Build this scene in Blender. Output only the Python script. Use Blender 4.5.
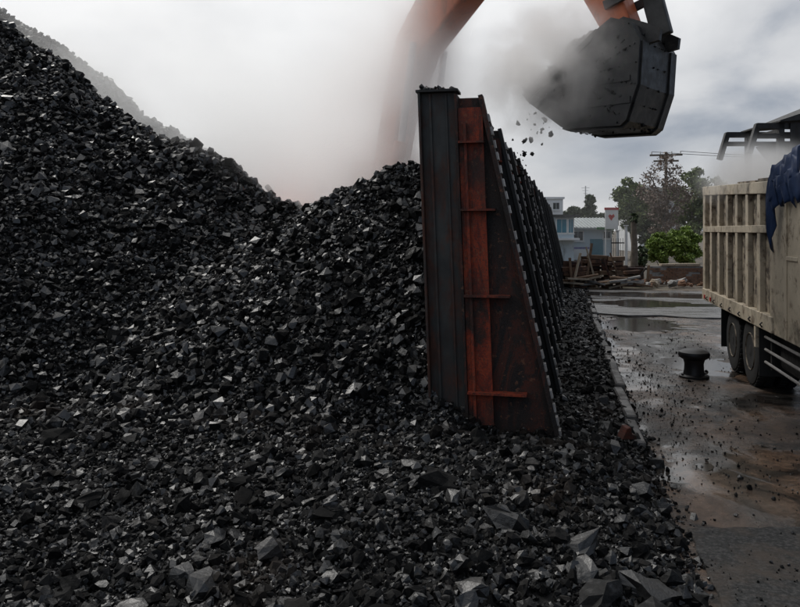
import bpy, bmesh, math, random
import numpy as np
from mathutils import Vector, Matrix

random.seed(7)
rng = np.random.default_rng(11)
R = math.radians
for o in list(bpy.data.objects):
    bpy.data.objects.remove(o)
scene = bpy.context.scene
COL = scene.collection

# ------------------------------------------------------------------ camera
CAM_H = 2.4
FPX = 740.0                       # focal length in photo pixels (800 wide)
YAW = R(12.57)                    # camera turned left of the wall's line
cam_d = bpy.data.cameras.new("camera")
cam_d.sensor_width = 36.0
cam_d.lens = 36.0 * FPX / 800.0
cam_d.shift_y = -73.5 / 800.0
cam_d.clip_start = 0.1
cam_d.clip_end = 3000
cam = bpy.data.objects.new("camera", cam_d)
COL.objects.link(cam)
cam.location = (0, 0, CAM_H)
cam.rotation_euler = (R(90), 0, YAW)
scene.camera = cam

# ------------------------------------------------------------------ sky and sun
SUN_EL, SUN_AZ = R(46), R(-52)    # azimuth from +Y towards +X
sun_dir = Vector((math.sin(SUN_AZ) * math.cos(SUN_EL), math.cos(SUN_AZ) * math.cos(SUN_EL), math.sin(SUN_EL)))
world = bpy.data.worlds.new("World")
scene.world = world
world.use_nodes = True
wt = world.node_tree
for n in list(wt.nodes):
    wt.nodes.remove(n)
def wn(t, **kw):
    n = wt.nodes.new(t)
    for k, v in kw.items():
        setattr(n, k, v)
    return n
wo = wn("ShaderNodeOutputWorld")
bg = wn("ShaderNodeBackground")
bg.inputs["Strength"].default_value = 0.1
sky = wn("ShaderNodeTexSky", sky_type='NISHITA', sun_disc=False)
sky.sun_elevation = SUN_EL
sky.sun_rotation = SUN_AZ
sky.air_density = 1.0
sky.dust_density = 2.0
tc = wn("ShaderNodeTexCoord")
# broad overcast: brighter around the veiled sun, blue-grey away from it
dotn = wn("ShaderNodeVectorMath", operation='DOT_PRODUCT')
dotn.inputs[1].default_value = sun_dir
wt.links.new(tc.outputs["Generated"], dotn.inputs[0])
mapn = wn("ShaderNodeMapping")
mapn.inputs["Scale"].default_value = (1.0, 1.0, 2.2)
wt.links.new(tc.outputs["Generated"], mapn.inputs["Vector"])
noi = wn("ShaderNodeTexNoise")
noi.inputs["Scale"].default_value = 2.6
noi.inputs["Detail"].default_value = 7
noi.inputs["Roughness"].default_value = 0.5
noi.inputs["Distortion"].default_value = 0.35
wt.links.new(mapn.outputs[0], noi.inputs["Vector"])
m1 = wn("ShaderNodeMath", operation='MULTIPLY_ADD')   # cloud term
wt.links.new(noi.outputs["Fac"], m1.inputs[0])
m1.inputs[1].default_value = 1.25
m1.inputs[2].default_value = -0.55
m2 = wn("ShaderNodeMath", operation='ADD')
wt.links.new(dotn.outputs["Value"], m2.inputs[0])
wt.links.new(m1.outputs[0], m2.inputs[1])
ramp = wn("ShaderNodeValToRGB")
el = ramp.color_ramp.elements
el[0].position = 0.02; el[0].color = (0.24, 0.285, 0.36, 1)
el[1].position = 0.84; el[1].color = (1.0, 1.0, 1.0, 1)
e = el.new(0.30); e.color = (0.30, 0.34, 0.41, 1)
e = el.new(0.50); e.color = (0.68, 0.69, 0.71, 1)
wt.links.new(m2.outputs[0], ramp.inputs["Fac"])
sc10 = wn("ShaderNodeVectorMath", operation='SCALE')
sc10.inputs["Scale"].default_value = 9.6
wt.links.new(ramp.outputs["Color"], sc10.inputs[0])
mixw = wn("ShaderNodeMix", data_type='RGBA')
mixw.inputs["Factor"].default_value = 0.93
wt.links.new(sky.outputs["Color"], mixw.inputs["A"])
wt.links.new(sc10.outputs[0], mixw.inputs["B"])
wt.links.new(mixw.outputs["Result"], bg.inputs["Color"])
wt.links.new(bg.outputs[0], wo.inputs["Surface"])

sun_l = bpy.data.lights.new("sun", 'SUN')
sun_l.energy = 1.4
sun_l.angle = R(18)
sun_l.color = (1.0, 0.97, 0.92)
sun = bpy.data.objects.new("sun", sun_l)
COL.objects.link(sun)
sun.rotation_euler = sun_dir.to_track_quat('Z', 'Y').to_euler()

scene.render.engine = 'CYCLES'
cy = scene.cycles
cy.use_denoising = True
cy.max_bounces = 20
cy.volume_bounces = 20
cy.transparent_max_bounces = 12
cy.caustics_reflective = False
cy.caustics_refractive = False
cy.volume_step_rate = 2.0
scene.view_settings.view_transform = 'Standard'
scene.view_settings.look = 'None'
scene.view_settings.gamma = 1.0
scene.view_settings.exposure = 0.0
scene.view_settings.use_curve_mapping = False

# ------------------------------------------------------------------ helpers
CY, SY = math.cos(YAW), math.sin(YAW)
def cw(u, d):
    """metres right of the camera axis / metres along it -> ground X, Y"""
    return u * CY - d * SY, u * SY + d * CY
def wc(X, Y):
    return X * CY + Y * SY, -X * SY + Y * CY

def obj(name, me, mat=None, parent=None):
    o = bpy.data.objects.new(name, me)
    COL.objects.link(o)
    if mat is not None and not me.materials:
        me.materials.append(mat)
    if parent is not None:
        o.parent = parent
    return o
def tag(o, label, cat, group=None):
    o["label"] = label
    o["category"] = cat
    if group:
        o["group"] = group
    return o
def struct(o):
    o["kind"] = "structure"
    return o
def thing(name, label, cat, loc=(0, 0, 0), rz=0.0, group=None):
    o = bpy.data.objects.new(name, None)
    o.empty_display_size = 0.2
    COL.objects.link(o)
    o.location = loc
    o.rotation_euler = (0, 0, rz)
    return tag(o, label, cat, group)
def copy(o, parent, loc=None, rot=None, scale=None):
    c = o.copy()
    COL.objects.link(c)
    c.parent = parent
    if loc is not None: c.location = loc
    if rot is not None: c.rotation_euler = rot
    if scale is not None: c.scale = scale
    return c

class MB:
    def __init__(s):
        s.v, s.f = [], []
    def add(s, vs, fs):
        b = len(s.v)
        s.v += [tuple(v) for v in vs]
        s.f += [tuple(b + i for i in f) for f in fs]
        return s
    def box(s, x0, x1, y0, y1, z0, z1):
        vs = [(x, y, z) for x in (x0, x1) for y in (y0, y1) for z in (z0, z1)]
        return s.add(vs, [(0, 1, 3, 2), (4, 6, 7, 5), (0, 4, 5, 1), (2, 3, 7, 6), (0, 2, 6, 4), (1, 5, 7, 3)])
    def bar(s, a, b, w, h, up=(0, 0, 1)):
        a, b = Vector(a), Vector(b)
        t = (b - a).normalized()
        upv = Vector(up)
        if abs(t.dot(upv)) > 0.98:
            upv = Vector((0, 1, 0))
        sx = t.cross(upv).normalized()
        sz = sx.cross(t).normalized()
        vs = []
        for p in (a, b):
            for i, j in ((-1, -1), (1, -1), (1, 1), (-1, 1)):
                vs.append(p + sx * (i * w / 2) + sz * (j * h / 2))
        return s.add(vs, [(3, 2, 1, 0), (4, 5, 6, 7), (0, 1, 5, 4), (1, 2, 6, 5), (2, 3, 7, 6), (3, 0, 4, 7)])
    def tube(s, pts, r, n=8, cap=True):
        pts = [Vector(p) for p in pts]
        if not hasattr(r, '__len__'):
            r = [r] * len(pts)
        rings = []
        prev = None
        for i, p in enumerate(pts):
            t = (pts[min(i + 1, len(pts) - 1)] - pts[max(i - 1, 0)]).normalized()
            ref = Vector((0, 0, 1)) if abs(t.z) < 0.9 else Vector((1, 0, 0))
            if prev is None:
                a = t.cross(ref).normalized()
            else:
                a = (prev - t * prev.dot(t)).normalized()
            prev = a
            b = t.cross(a)
            rings.append([p + (a * math.cos(k * 2 * math.pi / n) + b * math.sin(k * 2 * math.pi / n)) * r[i] for k in range(n)])
        vs = [v for rg in rings for v in rg]
        fs = []
        for i in range(len(rings) - 1):
            for k in range(n):
                k2 = (k + 1) % n
                fs.append((i * n + k, i * n + k2, (i + 1) * n + k2, (i + 1) * n + k))
        if cap:
            fs.append(tuple(range(n))[::-1])
            fs.append(tuple((len(rings) - 1) * n + k for k in range(n)))
        return s.add(vs, fs)
    def prism(s, poly, y0, y1, axis='y'):
        """poly in (x,z) extruded along y; or in (y,z) along x when axis == 'x'; (x,y) along z"""
        n = len(poly)
        vs = []
        for y in (y0, y1):
            for (a, b) in poly:
                vs.append((a, y, b) if axis == 'y' else ((y, a, b) if axis == 'x' else (a, b, y)))
        fs = [tuple(range(n)), tuple(range(2 * n - 1, n - 1, -1))]
        for i in range(n):
            j = (i + 1) % n
            fs.append((i, i + n, j + n, j))
        return s.add(vs, fs)
    def lathe(s, prof, c=(0, 0, 0), n=24, axis='z'):
        vs, fs = [], []
        for (r, h) in prof:
            for k in range(n):
                a = 2 * math.pi * k / n
                x, y = r * math.cos(a), r * math.sin(a)
                p = (x, y, h) if axis == 'z' else ((h, x, y) if axis == 'x' else (x, h, y))
                vs.append((p[0] + c[0], p[1] + c[1], p[2] + c[2]))
        m = len(prof)
        for i in range(m - 1):
            for k in range(n):
                k2 = (k + 1) % n
                fs.append((i * n + k, i * n + k2, (i + 1) * n + k2, (i + 1) * n + k))
        fs.append(tuple(range(n))[::-1])
        fs.append(tuple((m - 1) * n + k for k in range(n)))
        return s.add(vs, fs)
    def mesh(s, name):
        me = bpy.data.meshes.new(name)
        me.from_pydata(s.v, [], s.f)
        bm = bmesh.new(); bm.from_mesh(me)
        bmesh.ops.recalc_face_normals(bm, faces=bm.faces)
        bm.to_mesh(me); bm.free()
        return me
    def build(s, name, mat, parent=None, bevel=0.0, smooth=False):
        me = s.mesh(name)
        if smooth:
            me.shade_smooth()
            try: me.set_sharp_from_angle(angle=R(40))
            except Exception: pass
        o = obj(name, me, mat, parent)
        if bevel:
            m = o.modifiers.new("bevel", 'BEVEL')
            m.width = bevel; m.segments = 2; m.limit_method = 'ANGLE'
        return o

# numpy value noise -------------------------------------------------
def _hash(ix, iy, seed):
    n = (ix.astype(np.int64) * 374761393 + iy.astype(np.int64) * 668265263 + seed * 982451653) & 0x7fffffff
    n = ((n ^ (n >> 13)) * 1274126177) & 0x7fffffff
    n = n ^ (n >> 16)
    return (n & 0xffff) / 65535.0
def vnoise(x, y, seed=0):
    ix, iy = np.floor(x), np.floor(y)
    fx, fy = x - ix, y - iy
    fx = fx * fx * (3 - 2 * fx); fy = fy * fy * (3 - 2 * fy)
    a = _hash(ix, iy, seed); b = _hash(ix + 1, iy, seed)
    c = _hash(ix, iy + 1, seed); d = _hash(ix + 1, iy + 1, seed)
    return (a * (1 - fx) + b * fx) * (1 - fy) + (c * (1 - fx) + d * fx) * fy - 0.5
def fbm(x, y, seed=0, oct=4):
    r = np.zeros_like(x, dtype=float); a = 1.0
    for i in range(oct):
        r = r + a * vnoise(x * 2 ** i + i * 17.3, y * 2 ** i - i * 9.1, seed + i)
        a *= 0.5
    return r

# ------------------------------------------------------------------ materials
def new_mat(name):
    m = bpy.data.materials.new(name)
    m.use_nodes = True
    nt = m.node_tree
    b = nt.nodes["Principled BSDF"]
    return m, nt, b
def N(nt, t, **kw):
    n = nt.nodes.new(t)
    for k, v in kw.items():
        setattr(n, k, v)
    return n
def noise(nt, vec, scale, detail=4, rough=0.55, dist=0.0):
    n = N(nt, "ShaderNodeTexNoise")
    n.inputs["Scale"].default_value = scale
    n.inputs["Detail"].default_value = detail
    n.inputs["Roughness"].default_value = rough
    n.inputs["Distortion"].default_value = dist
    if vec is not None:
        nt.links.new(vec, n.inputs["Vector"])
    return n.outputs["Fac"]
def rampn(nt, fac, stops):
    r = N(nt, "ShaderNodeValToRGB")
    e = r.color_ramp.elements
    while len(e) > 1: e.remove(e[-1])
    e[0].position = stops[0][0]; e[0].color = (*stops[0][1], 1) if len(stops[0][1]) == 3 else stops[0][1]
    for p, c in stops[1:]:
        k = e.new(p); k.color = (*c, 1)
    nt.links.new(fac, r.inputs["Fac"])
    return r.outputs["Color"]
def g(v): return (v, v, v)
def mixc(nt, fac, a, b, mode='MIX'):
    m = N(nt, "ShaderNodeMix", data_type='RGBA', blend_type=mode)
    if isinstance(fac, (int, float)): m.inputs["Factor"].default_value = fac
    else: nt.links.new(fac, m.inputs["Factor"])
    for s, v in (("A", a), ("B", b)):
        if isinstance(v, tuple): m.inputs[s].default_value = (*v, 1)
        else: nt.links.new(v, m.inputs[s])
    return m.outputs["Result"]
def bump(nt, b, h, strength=0.3, dist=0.02):
    n = N(nt, "ShaderNodeBump")
    n.inputs["Strength"].default_value = strength
    n.inputs["Distance"].default_value = dist
    nt.links.new(h, n.inputs["Height"])
    nt.links.new(n.outputs[0], b.inputs["Normal"])
def wpos(nt):
    return N(nt, "ShaderNodeNewGeometry").outputs["Position"]
def ocoord(nt):
    return N(nt, "ShaderNodeTexCoord").outputs["Object"]

def coal_mat(name, dust=0.0, lo=0.002, hi=0.007, dull=0.0):
    m, nt, b = new_mat(name)
    geo = N(nt, "ShaderNodeNewGeometry")
    rnd = geo.outputs["Random Per Island"]
    base = rampn(nt, rnd, [(0.0, g(lo)), (0.7, g(0.5 * (lo + hi))), (0.9, g(hi)), (1.0, (hi * 2.2, hi * 2.0, hi * 1.8))])
    n1 = noise(nt, geo.outputs["Position"], 38, 5, 0.65)
    base = mixc(nt, rampn(nt, n1, [(0.5, g(0)), (0.75, g(0.6))]), base, (0.013, 0.0128, 0.0125))
    if dust:
        n2 = noise(nt, geo.outputs["Position"], 0.8, 3)
        base = mixc(nt, rampn(nt, n2, [(0.55, g(0)), (0.75, g(dust))]), base, (0.03, 0.022, 0.017))
    nt.links.new(base, b.inputs["Base Color"])
    w = N(nt, "ShaderNodeTexWhiteNoise", noise_dimensions='1D')
    nt.links.new(rnd, w.inputs["W"])
    # bright glassy coal beside dull dusty coal, patchy on each lump
    sh = N(nt, "ShaderNodeMath", operation='MULTIPLY_ADD')
    nt.links.new(noise(nt, geo.outputs["Position"], 14, 4, 0.7), sh.inputs[0]); sh.inputs[1].default_value = 0.9; sh.inputs[2].default_value = -0.45 + dull
    ad = N(nt, "ShaderNodeMath", operation='ADD', use_clamp=True)
    nt.links.new(w.outputs["Value"], ad.inputs[0]); nt.links.new(sh.outputs[0], ad.inputs[1])
    nt.links.new(rampn(nt, ad.outputs[0], [(0.0, g(0.33)), (0.36, g(0.42)), (0.56, g(0.58)), (1.0, g(0.85))]), b.inputs["Roughness"])
    nt.links.new(rampn(nt, ad.outputs[0], [(0.0, g(0.75)), (0.38, g(0.6)), (0.58, g(0.14)), (1.0, g(0.06))]), b.inputs["Specular IOR Level"])
    b.inputs["IOR"].default_value = 1.6
    bump(nt, b, noise(nt, geo.outputs["Position"], 34, 4, 0.65), 0.6, 0.012)
    return m
M_COAL = coal_mat("coal")
M_COALD = coal_mat("coal_dusty", 0.7, 0.003, 0.014, 0.14)

def coalbed():
    m, nt, b = new_mat("coal_fines")
    p = wpos(nt)
    nt.links.new(rampn(nt, noise(nt, p, 22, 6, 0.7), [(0.35, g(0.002)), (0.7, g(0.008))]), b.inputs["Base Color"])
    b.inputs["Roughness"].default_value = 0.7
    bump(nt, b, noise(nt, p, 28, 6, 0.75), 1.0, 0.05)
    return m
M_BED = coalbed()

def steel(name, c0, c1, rust, amt, rough=0.6, scale=3.0, streak=True, soot=0.0):
    """painted or bare steel with vertical rust runs"""
    m, nt, b = new_mat(name)
    p = wpos(nt)
    mp = N(nt, "ShaderNodeMapping")
    mp.inputs["Scale"].default_value = (1, 1, 0.38) if streak else (1, 1, 1)
    nt.links.new(p, mp.inputs["Vector"])
    base = rampn(nt, noise(nt, p, scale * 1.7, 5, 0.6), [(0.3, c0), (0.7, c1)])
    rn = noise(nt, mp.outputs[0], scale * 2.2, 6, 0.65, 0.3)
    rc = rampn(nt, noise(nt, p, scale * 6, 4), [(0.3, tuple(x * 0.45 for x in rust)), (0.7, rust)])
    lo = 0.72 - 0.42 * amt
    base = mixc(nt, rampn(nt, rn, [(lo, g(0)), (lo + 0.16, g(1))]), base, rc)
    if soot:
        sn = noise(nt, mp.outputs[0], scale * 0.55, 6, 0.7, 0.6)
        base = mixc(nt, rampn(nt, sn, [(0.62 - 0.3 * soot, g(0)), (0.80 - 0.2 * soot, g(min(1, 0.6 + 0.4 * soot)))]), base, (0.013, 0.012, 0.011))
        sp_ = noise(nt, p, scale * 9, 4, 0.8)
        base = mixc(nt, rampn(nt, sp_, [(0.58, g(0)), (0.70, g(0.8 * soot))]), base, (0.012, 0.011, 0.010))
    nt.links.new(base, b.inputs["Base Color"])
    nt.links.new(rampn(nt, rn, [(0.3, g(rough - 0.15)), (0.7, g(min(rough + 0.2, 1)))]), b.inputs["Roughness"])
    bump(nt, b, noise(nt, p, 40, 4, 0.6), 0.25, 0.006)
    return m
M_WALL = steel("wall_steel", (0.018, 0.019, 0.018), (0.05, 0.052, 0.048), (0.095, 0.030, 0.014), 0.66, 0.55, 2.2, soot=0.35)
M_BLACK = steel("sooty_steel", (0.008, 0.008, 0.008), (0.02, 0.02, 0.02), (0.03, 0.016, 0.01), 0.35, 0.55)
M_RUST = steel("rusted_steel", (0.17, 0.035, 0.014), (0.26, 0.062, 0.022), (0.055, 0.018, 0.010), 0.62, 0.8, 2.0, soot=0.55)
def rustmat(name, stops, zs=0.35):
    m, nt, b = new_mat(name)
    p = wpos(nt)
    mp = N(nt, "ShaderNodeMapping"); mp.inputs["Scale"].default_value = (1, 1, zs)
    nt.links.new(p, mp.inputs["Vector"])
    a = noise(nt, mp.outputs[0], 2.6, 8, 0.72, 0.8)
    st = N(nt, "ShaderNodeMapRange")
    nt.links.new(a, st.inputs["Value"])
    st.inputs["From Min"].default_value = 0.30; st.inputs["From Max"].default_value = 0.70
    base = rampn(nt, st.outputs[0], stops)
    big = noise(nt, p, 1.1, 4, 0.6, 0.4)
    base = mixc(nt, rampn(nt, big, [(0.47, g(0)), (0.60, g(0.85))]), base, (0.022, 0.013, 0.010))
    fine = noise(nt, p, 45, 6, 0.8)
    base = mixc(nt, rampn(nt, fine, [(0.50, g(0)), (0.62, g(0.85))]), base, (0.014, 0.011, 0.009))
    flake = noise(nt, p, 16, 4, 0.7)
    base = mixc(nt, rampn(nt, flake, [(0.60, g(0)), (0.66, g(0.6))]), base, (0.20, 0.085, 0.045))
    nt.links.new(base, b.inputs["Base Color"])
    nt.links.new(rampn(nt, fine, [(0.4, g(0.85)), (0.65, g(0.5))]), b.inputs["Roughness"])
    bump(nt, b, fine, 0.6, 0.012)
    return m
M_RUST = rustmat("rusted_steel", [(0.16, (0.02, 0.012, 0.009)), (0.32, (0.07, 0.018, 0.009)), (0.48, (0.20, 0.026, 0.010)), (0.62, (0.34, 0.050, 0.015)), (0.80, (0.10, 0.026, 0.014))])
M_RUSTD = rustmat("dark_rusted_steel", [(0.30, (0.007, 0.006, 0.006)), (0.48, (0.020, 0.010, 0.008)), (0.60, (0.085, 0.019, 0.009)), (0.74, (0.014, 0.010, 0.008))])
M_SCRAPD = rustmat("scrap_iron_rust", [(0.2, (0.02, 0.011, 0.008)), (0.5, (0.08, 0.02, 0.011)), (0.8, (0.15, 0.035, 0.016))], 1.0)
M_RUSTX = steel("dark_rusted_steel", (0.035, 0.013, 0.008), (0.075, 0.024, 0.012), (0.012, 0.010, 0.009), 0.55, 0.8, 2.0, soot=0.6)
M_CLEAT = steel("pale_steel", (0.22, 0.21, 0.2), (0.36, 0.35, 0.34), (0.1, 0.06, 0.04), 0.25, 0.45)  # pale tone paints in the sky glints on the buttress cleats
M_TRUCK = steel("beige_truck_paint", (0.44, 0.375, 0.28), (0.55, 0.48, 0.37), (0.13, 0.075, 0.042), 0.46, 0.55, 2.4, False, soot=0.36)
M_TRUCKD = steel("grimy_truck_panel", (0.30, 0.25, 0.18), (0.40, 0.34, 0.26), (0.055, 0.033, 0.02), 0.66, 0.75, 2.6, False, soot=0.55)
M_CABP = steel("cream_cab_paint", (0.44, 0.41, 0.34), (0.52, 0.49, 0.42), (0.13, 0.09, 0.05), 0.3, 0.45, soot=0.2)
M_CHASSIS = steel("black_chassis", (0.009, 0.009, 0.009), (0.02, 0.02, 0.02), (0.045, 0.03, 0.02), 0.3, 0.6, 3, False)
M_ORANGE = steel("orange_machine_paint", (0.46, 0.105, 0.035), (0.56, 0.15, 0.05), (0.12, 0.05, 0.03), 0.35, 0.5, soot=0.3)
M_BUCKET = steel("worn_bucket_steel", (0.008, 0.008, 0.008), (0.045, 0.044, 0.042), (0.10, 0.085, 0.07), 0.36, 0.45, 3.0, False, soot=0.4)
M_HOUSEB = steel("pale_blue_plaster", (0.52, 0.62, 0.68), (0.62, 0.71, 0.76), (0.25, 0.27, 0.27), 0.25, 0.85, 0.6)  # lightened in place of distance haze
M_HOUSEW = steel("whitewashed_plaster", (0.70, 0.72, 0.73), (0.80, 0.82, 0.83), (0.35, 0.34, 0.31), 0.25, 0.85, 0.6)  # haze over the far houses is put into this lighter tone
M_TEAL = steel("teal_paint", (0.04, 0.17, 0.24), (0.06, 0.24, 0.32), (0.05, 0.08, 0.08), 0.2, 0.5, 1.5)
M_ROOFG = steel("weathered_metal_roof", (0.30, 0.33, 0.33), (0.42, 0.45, 0.45), (0.18, 0.12, 0.08), 0.3, 0.6, 0.8)
M_ROOFD = steel("dark_roof", (0.03, 0.035, 0.035), (0.06, 0.065, 0.06), (0.06, 0.04, 0.03), 0.3, 0.8, 0.8)
M_TIMBER = steel("weathered_timber", (0.10, 0.06, 0.035), (0.19, 0.12, 0.075), (0.04, 0.025, 0.017), 0.45, 0.9, 2.0, False)
M_TIMBERP = steel("pale_sawn_timber", (0.30, 0.24, 0.17), (0.42, 0.35, 0.27), (0.14, 0.09, 0.06), 0.35, 0.9, 2.0, False)
M_BRICK = steel("dirty_brick", (0.17, 0.085, 0.05), (0.27, 0.15, 0.09), (0.07, 0.045, 0.03), 0.45, 0.9, 2.0, False)
M_CONC = steel("stained_concrete", (0.22, 0.21, 0.20), (0.34, 0.33, 0.31), (0.07, 0.06, 0.055), 0.45, 0.7, 1.6, False)
M_KERB = steel("coal_stained_kerb", (0.10, 0.095, 0.09), (0.22, 0.21, 0.2), (0.05, 0.04, 0.035), 0.45, 0.6, 1.6, False, soot=0.7)
M_BARK = steel("grey_bark", (0.10, 0.08, 0.06), (0.18, 0.15, 0.12), (0.05, 0.04, 0.03), 0.4, 0.9, 3)
M_RED = steel("red_paint", (0.42, 0.035, 0.03), (0.5, 0.05, 0.045), (0.2, 0.05, 0.04), 0.2, 0.5)
M_WHITE = steel("white_paint", (0.68, 0.68, 0.66), (0.78, 0.78, 0.76), (0.4, 0.36, 0.32), 0.2, 0.5, 1.2)

def simple(name, col, rough=0.5, metal=0.0):
    m, nt, b = new_mat(name)
    p = wpos(nt)
    n1 = noise(nt, p, 9, 4)
    nt.links.new(rampn(nt, n1, [(0.3, tuple(x * 0.75 for x in col)), (0.7, tuple(min(1, x * 1.2) for x in col))]), b.inputs["Base Color"])
    b.inputs["Roughness"].default_value = rough
    b.inputs["Metallic"].default_value = metal
    bump(nt, b, noise(nt, p, 30, 3), 0.15, 0.005)
    return m
M_RUBBER = simple("tyre_rubber", (0.014, 0.014, 0.014), 0.75)
M_GLASS = simple("dark_window_glass", (0.02, 0.028, 0.032), 0.08)
M_TARP = simple("blue_tarpaulin", (0.012, 0.03, 0.085), 0.55)
M_TARPK = simple("sooty_tarpaulin", (0.012, 0.015, 0.025), 0.6)
M_IRON = simple("cast_iron", (0.012, 0.012, 0.013), 0.45)
M_CHROME = simple("hydraulic_rod", (0.5, 0.5, 0.5), 0.25, 0.9)
M_GREENT = simple("green_trim", (0.05, 0.2, 0.07), 0.6)

def leafmat(name, c0, c1):  # leaf tones are lightened to stand in for background haze
    m, nt, b = new_mat(name)
    geo = N(nt, "ShaderNodeNewGeometry")
    nt.links.new(rampn(nt, geo.outputs["Random Per Island"], [(0.0, c0), (0.7, c1), (1.0, tuple(min(1, x * 1.5) for x in c1))]), b.inputs["Base Color"])
    b.inputs["Roughness"].default_value = 0.6
    b.inputs["Transmission Weight"].default_value = 0.0
    return m
M_LEAF = leafmat("green_leaves", (0.055, 0.085, 0.024), (0.15, 0.19, 0.06))
M_LEAFB = leafmat("bright_green_leaves", (0.09, 0.14, 0.02), (0.22, 0.30, 0.06))
M_LEAFD = leafmat("dry_brown_leaves", (0.10, 0.07, 0.05), (0.21, 0.155, 0.12))
M_LEAFK = leafmat("dark_green_leaves", (0.03, 0.045, 0.02), (0.065, 0.09, 0.04))

def roadmat():
    m, nt, b = new_mat("wet_road")
    p = wpos(nt)
    base = rampn(nt, noise(nt, p, 14, 6, 0.7), [(0.3, (0.028, 0.025, 0.023)), (0.72, (0.095, 0.084, 0.074))])
    # brown mud with its own shapes
    mp = N(nt, "ShaderNodeMapping")
    mp.inputs["Location"].default_value = (-2.3, 1.4, 0)
    mp.inputs["Scale"].default_value = (1.0, 0.55, 1)
    nt.links.new(p, mp.inputs["Vector"])
    mud = noise(nt, mp.outputs[0], 0.55, 5, 0.6, 0.4)
    mudc = rampn(nt, noise(nt, p, 9, 5, 0.7), [(0.3, (0.085, 0.054, 0.036)), (0.7, (0.21, 0.135, 0.092))])
    base = mixc(nt, rampn(nt, mud, [(0.41, g(0)), (0.56, g(0.95))]), base, mudc)
    # coal dust drifts
    cd = noise(nt, p, 1.1, 6, 0.7, 0.6)
    base = mixc(nt, rampn(nt, cd, [(0.46, g(0)), (0.58, g(0.9))]), base, (0.013, 0.0125, 0.012))
    grit = noise(nt, p, 60, 3, 0.8)
    base = mixc(nt, rampn(nt, grit, [(0.58, g(0)), (0.66, g(0.8))]), base, (0.012, 0.012, 0.012))
    nt.links.new(base, b.inputs["Base Color"])
    mpw = N(nt, "ShaderNodeMapping"); mpw.inputs["Scale"].default_value = (1.0, 0.6, 1); mpw.inputs["Location"].default_value = (0.9, -0.6, 0)
    nt.links.new(p, mpw.inputs["Vector"])
    wet = noise(nt, mpw.outputs[0], 0.9, 6, 0.62, 0.6)
    nt.links.new(rampn(nt, wet, [(0.42, g(0.07)), (0.52, g(0.25)), (0.62, g(0.55))]), b.inputs["Roughness"])
    h = noise(nt, p, 18, 7, 0.75)
    bn = N(nt, "ShaderNodeBump"); bn.inputs["Distance"].default_value = 0.05
    nt.links.new(h, bn.inputs["Height"])
    nt.links.new(rampn(nt, wet, [(0.43, g(0.08)), (0.58, g(0.9))]), bn.inputs["Strength"])
    nt.links.new(bn.outputs[0], b.inputs["Normal"])
    return m
M_ROAD = roadmat()

def groundmat():
    m, nt, b = new_mat("bare_ground")
    p = wpos(nt)
    n1 = noise(nt, p, 0.35, 6, 0.65)
    base = rampn(nt, n1, [(0.3, (0.05, 0.04, 0.03)), (0.55, (0.12, 0.095, 0.07)), (0.75, (0.07, 0.09, 0.03))])
    nt.links.new(base, b.inputs["Base Color"])
    b.inputs["Roughness"].default_value = 0.8
    bump(nt, b, noise(nt, p, 6, 6, 0.7), 0.6, 0.05)
    return m
M_GROUND = groundmat()

def puddlemat():
    m, nt, b = new_mat("puddle_water")
    p = wpos(nt)
    nt.links.new(rampn(nt, noise(nt, p, 2.0, 3), [(0.3, (0.02, 0.018, 0.016)), (0.7, (0.05, 0.043, 0.037))]), b.inputs["Base Color"])
    b.inputs["Roughness"].default_value = 0.10
    b.inputs["IOR"].default_value = 1.33
    bump(nt, b, noise(nt, p, 12, 3), 0.06, 0.004)
    return m
M_PUD = puddlemat()
def patchmat():
    m, nt, b = new_mat("dark_asphalt")
    p = wpos(nt)
    base = rampn(nt, noise(nt, p, 30, 5, 0.7), [(0.38, (0.006, 0.006, 0.006)), (0.5, (0.025, 0.025, 0.025)), (0.62, (0.075, 0.073, 0.07))])
    base = mixc(nt, rampn(nt, noise(nt, p, 2.2, 5, 0.7, 0.5), [(0.46, g(0)), (0.66, g(0.8))]), base, (0.075, 0.055, 0.040))
    nt.links.new(base, b.inputs["Base Color"])
    b.inputs["Roughness"].default_value = 0.75
    bump(nt, b, noise(nt, p, 38, 6, 0.8), 1.0, 0.03)
    return m
M_PATCH = patchmat()
def wetconc():
    m, nt, b = new_mat("wet_concrete")
    p = wpos(nt)
    base = rampn(nt, noise(nt, p, 3.0, 6, 0.7), [(0.3, (0.05, 0.048, 0.045)), (0.7, (0.15, 0.145, 0.14))])
    nt.links.new(base, b.inputs["Base Color"])
    mp = N(nt, "ShaderNodeMapping"); mp.inputs["Scale"].default_value = (0.35, 1.5, 1)
    nt.links.new(p, mp.inputs["Vector"])
    nt.links.new(rampn(nt, noise(nt, mp.outputs[0], 1.0, 5, 0.6), [(0.40, g(0.08)), (0.6, g(0.5))]), b.inputs["Roughness"])
    bump(nt, b, noise(nt, p, 14, 5, 0.7), 0.35, 0.02)
    return m
M_WETC = wetconc()

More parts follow.
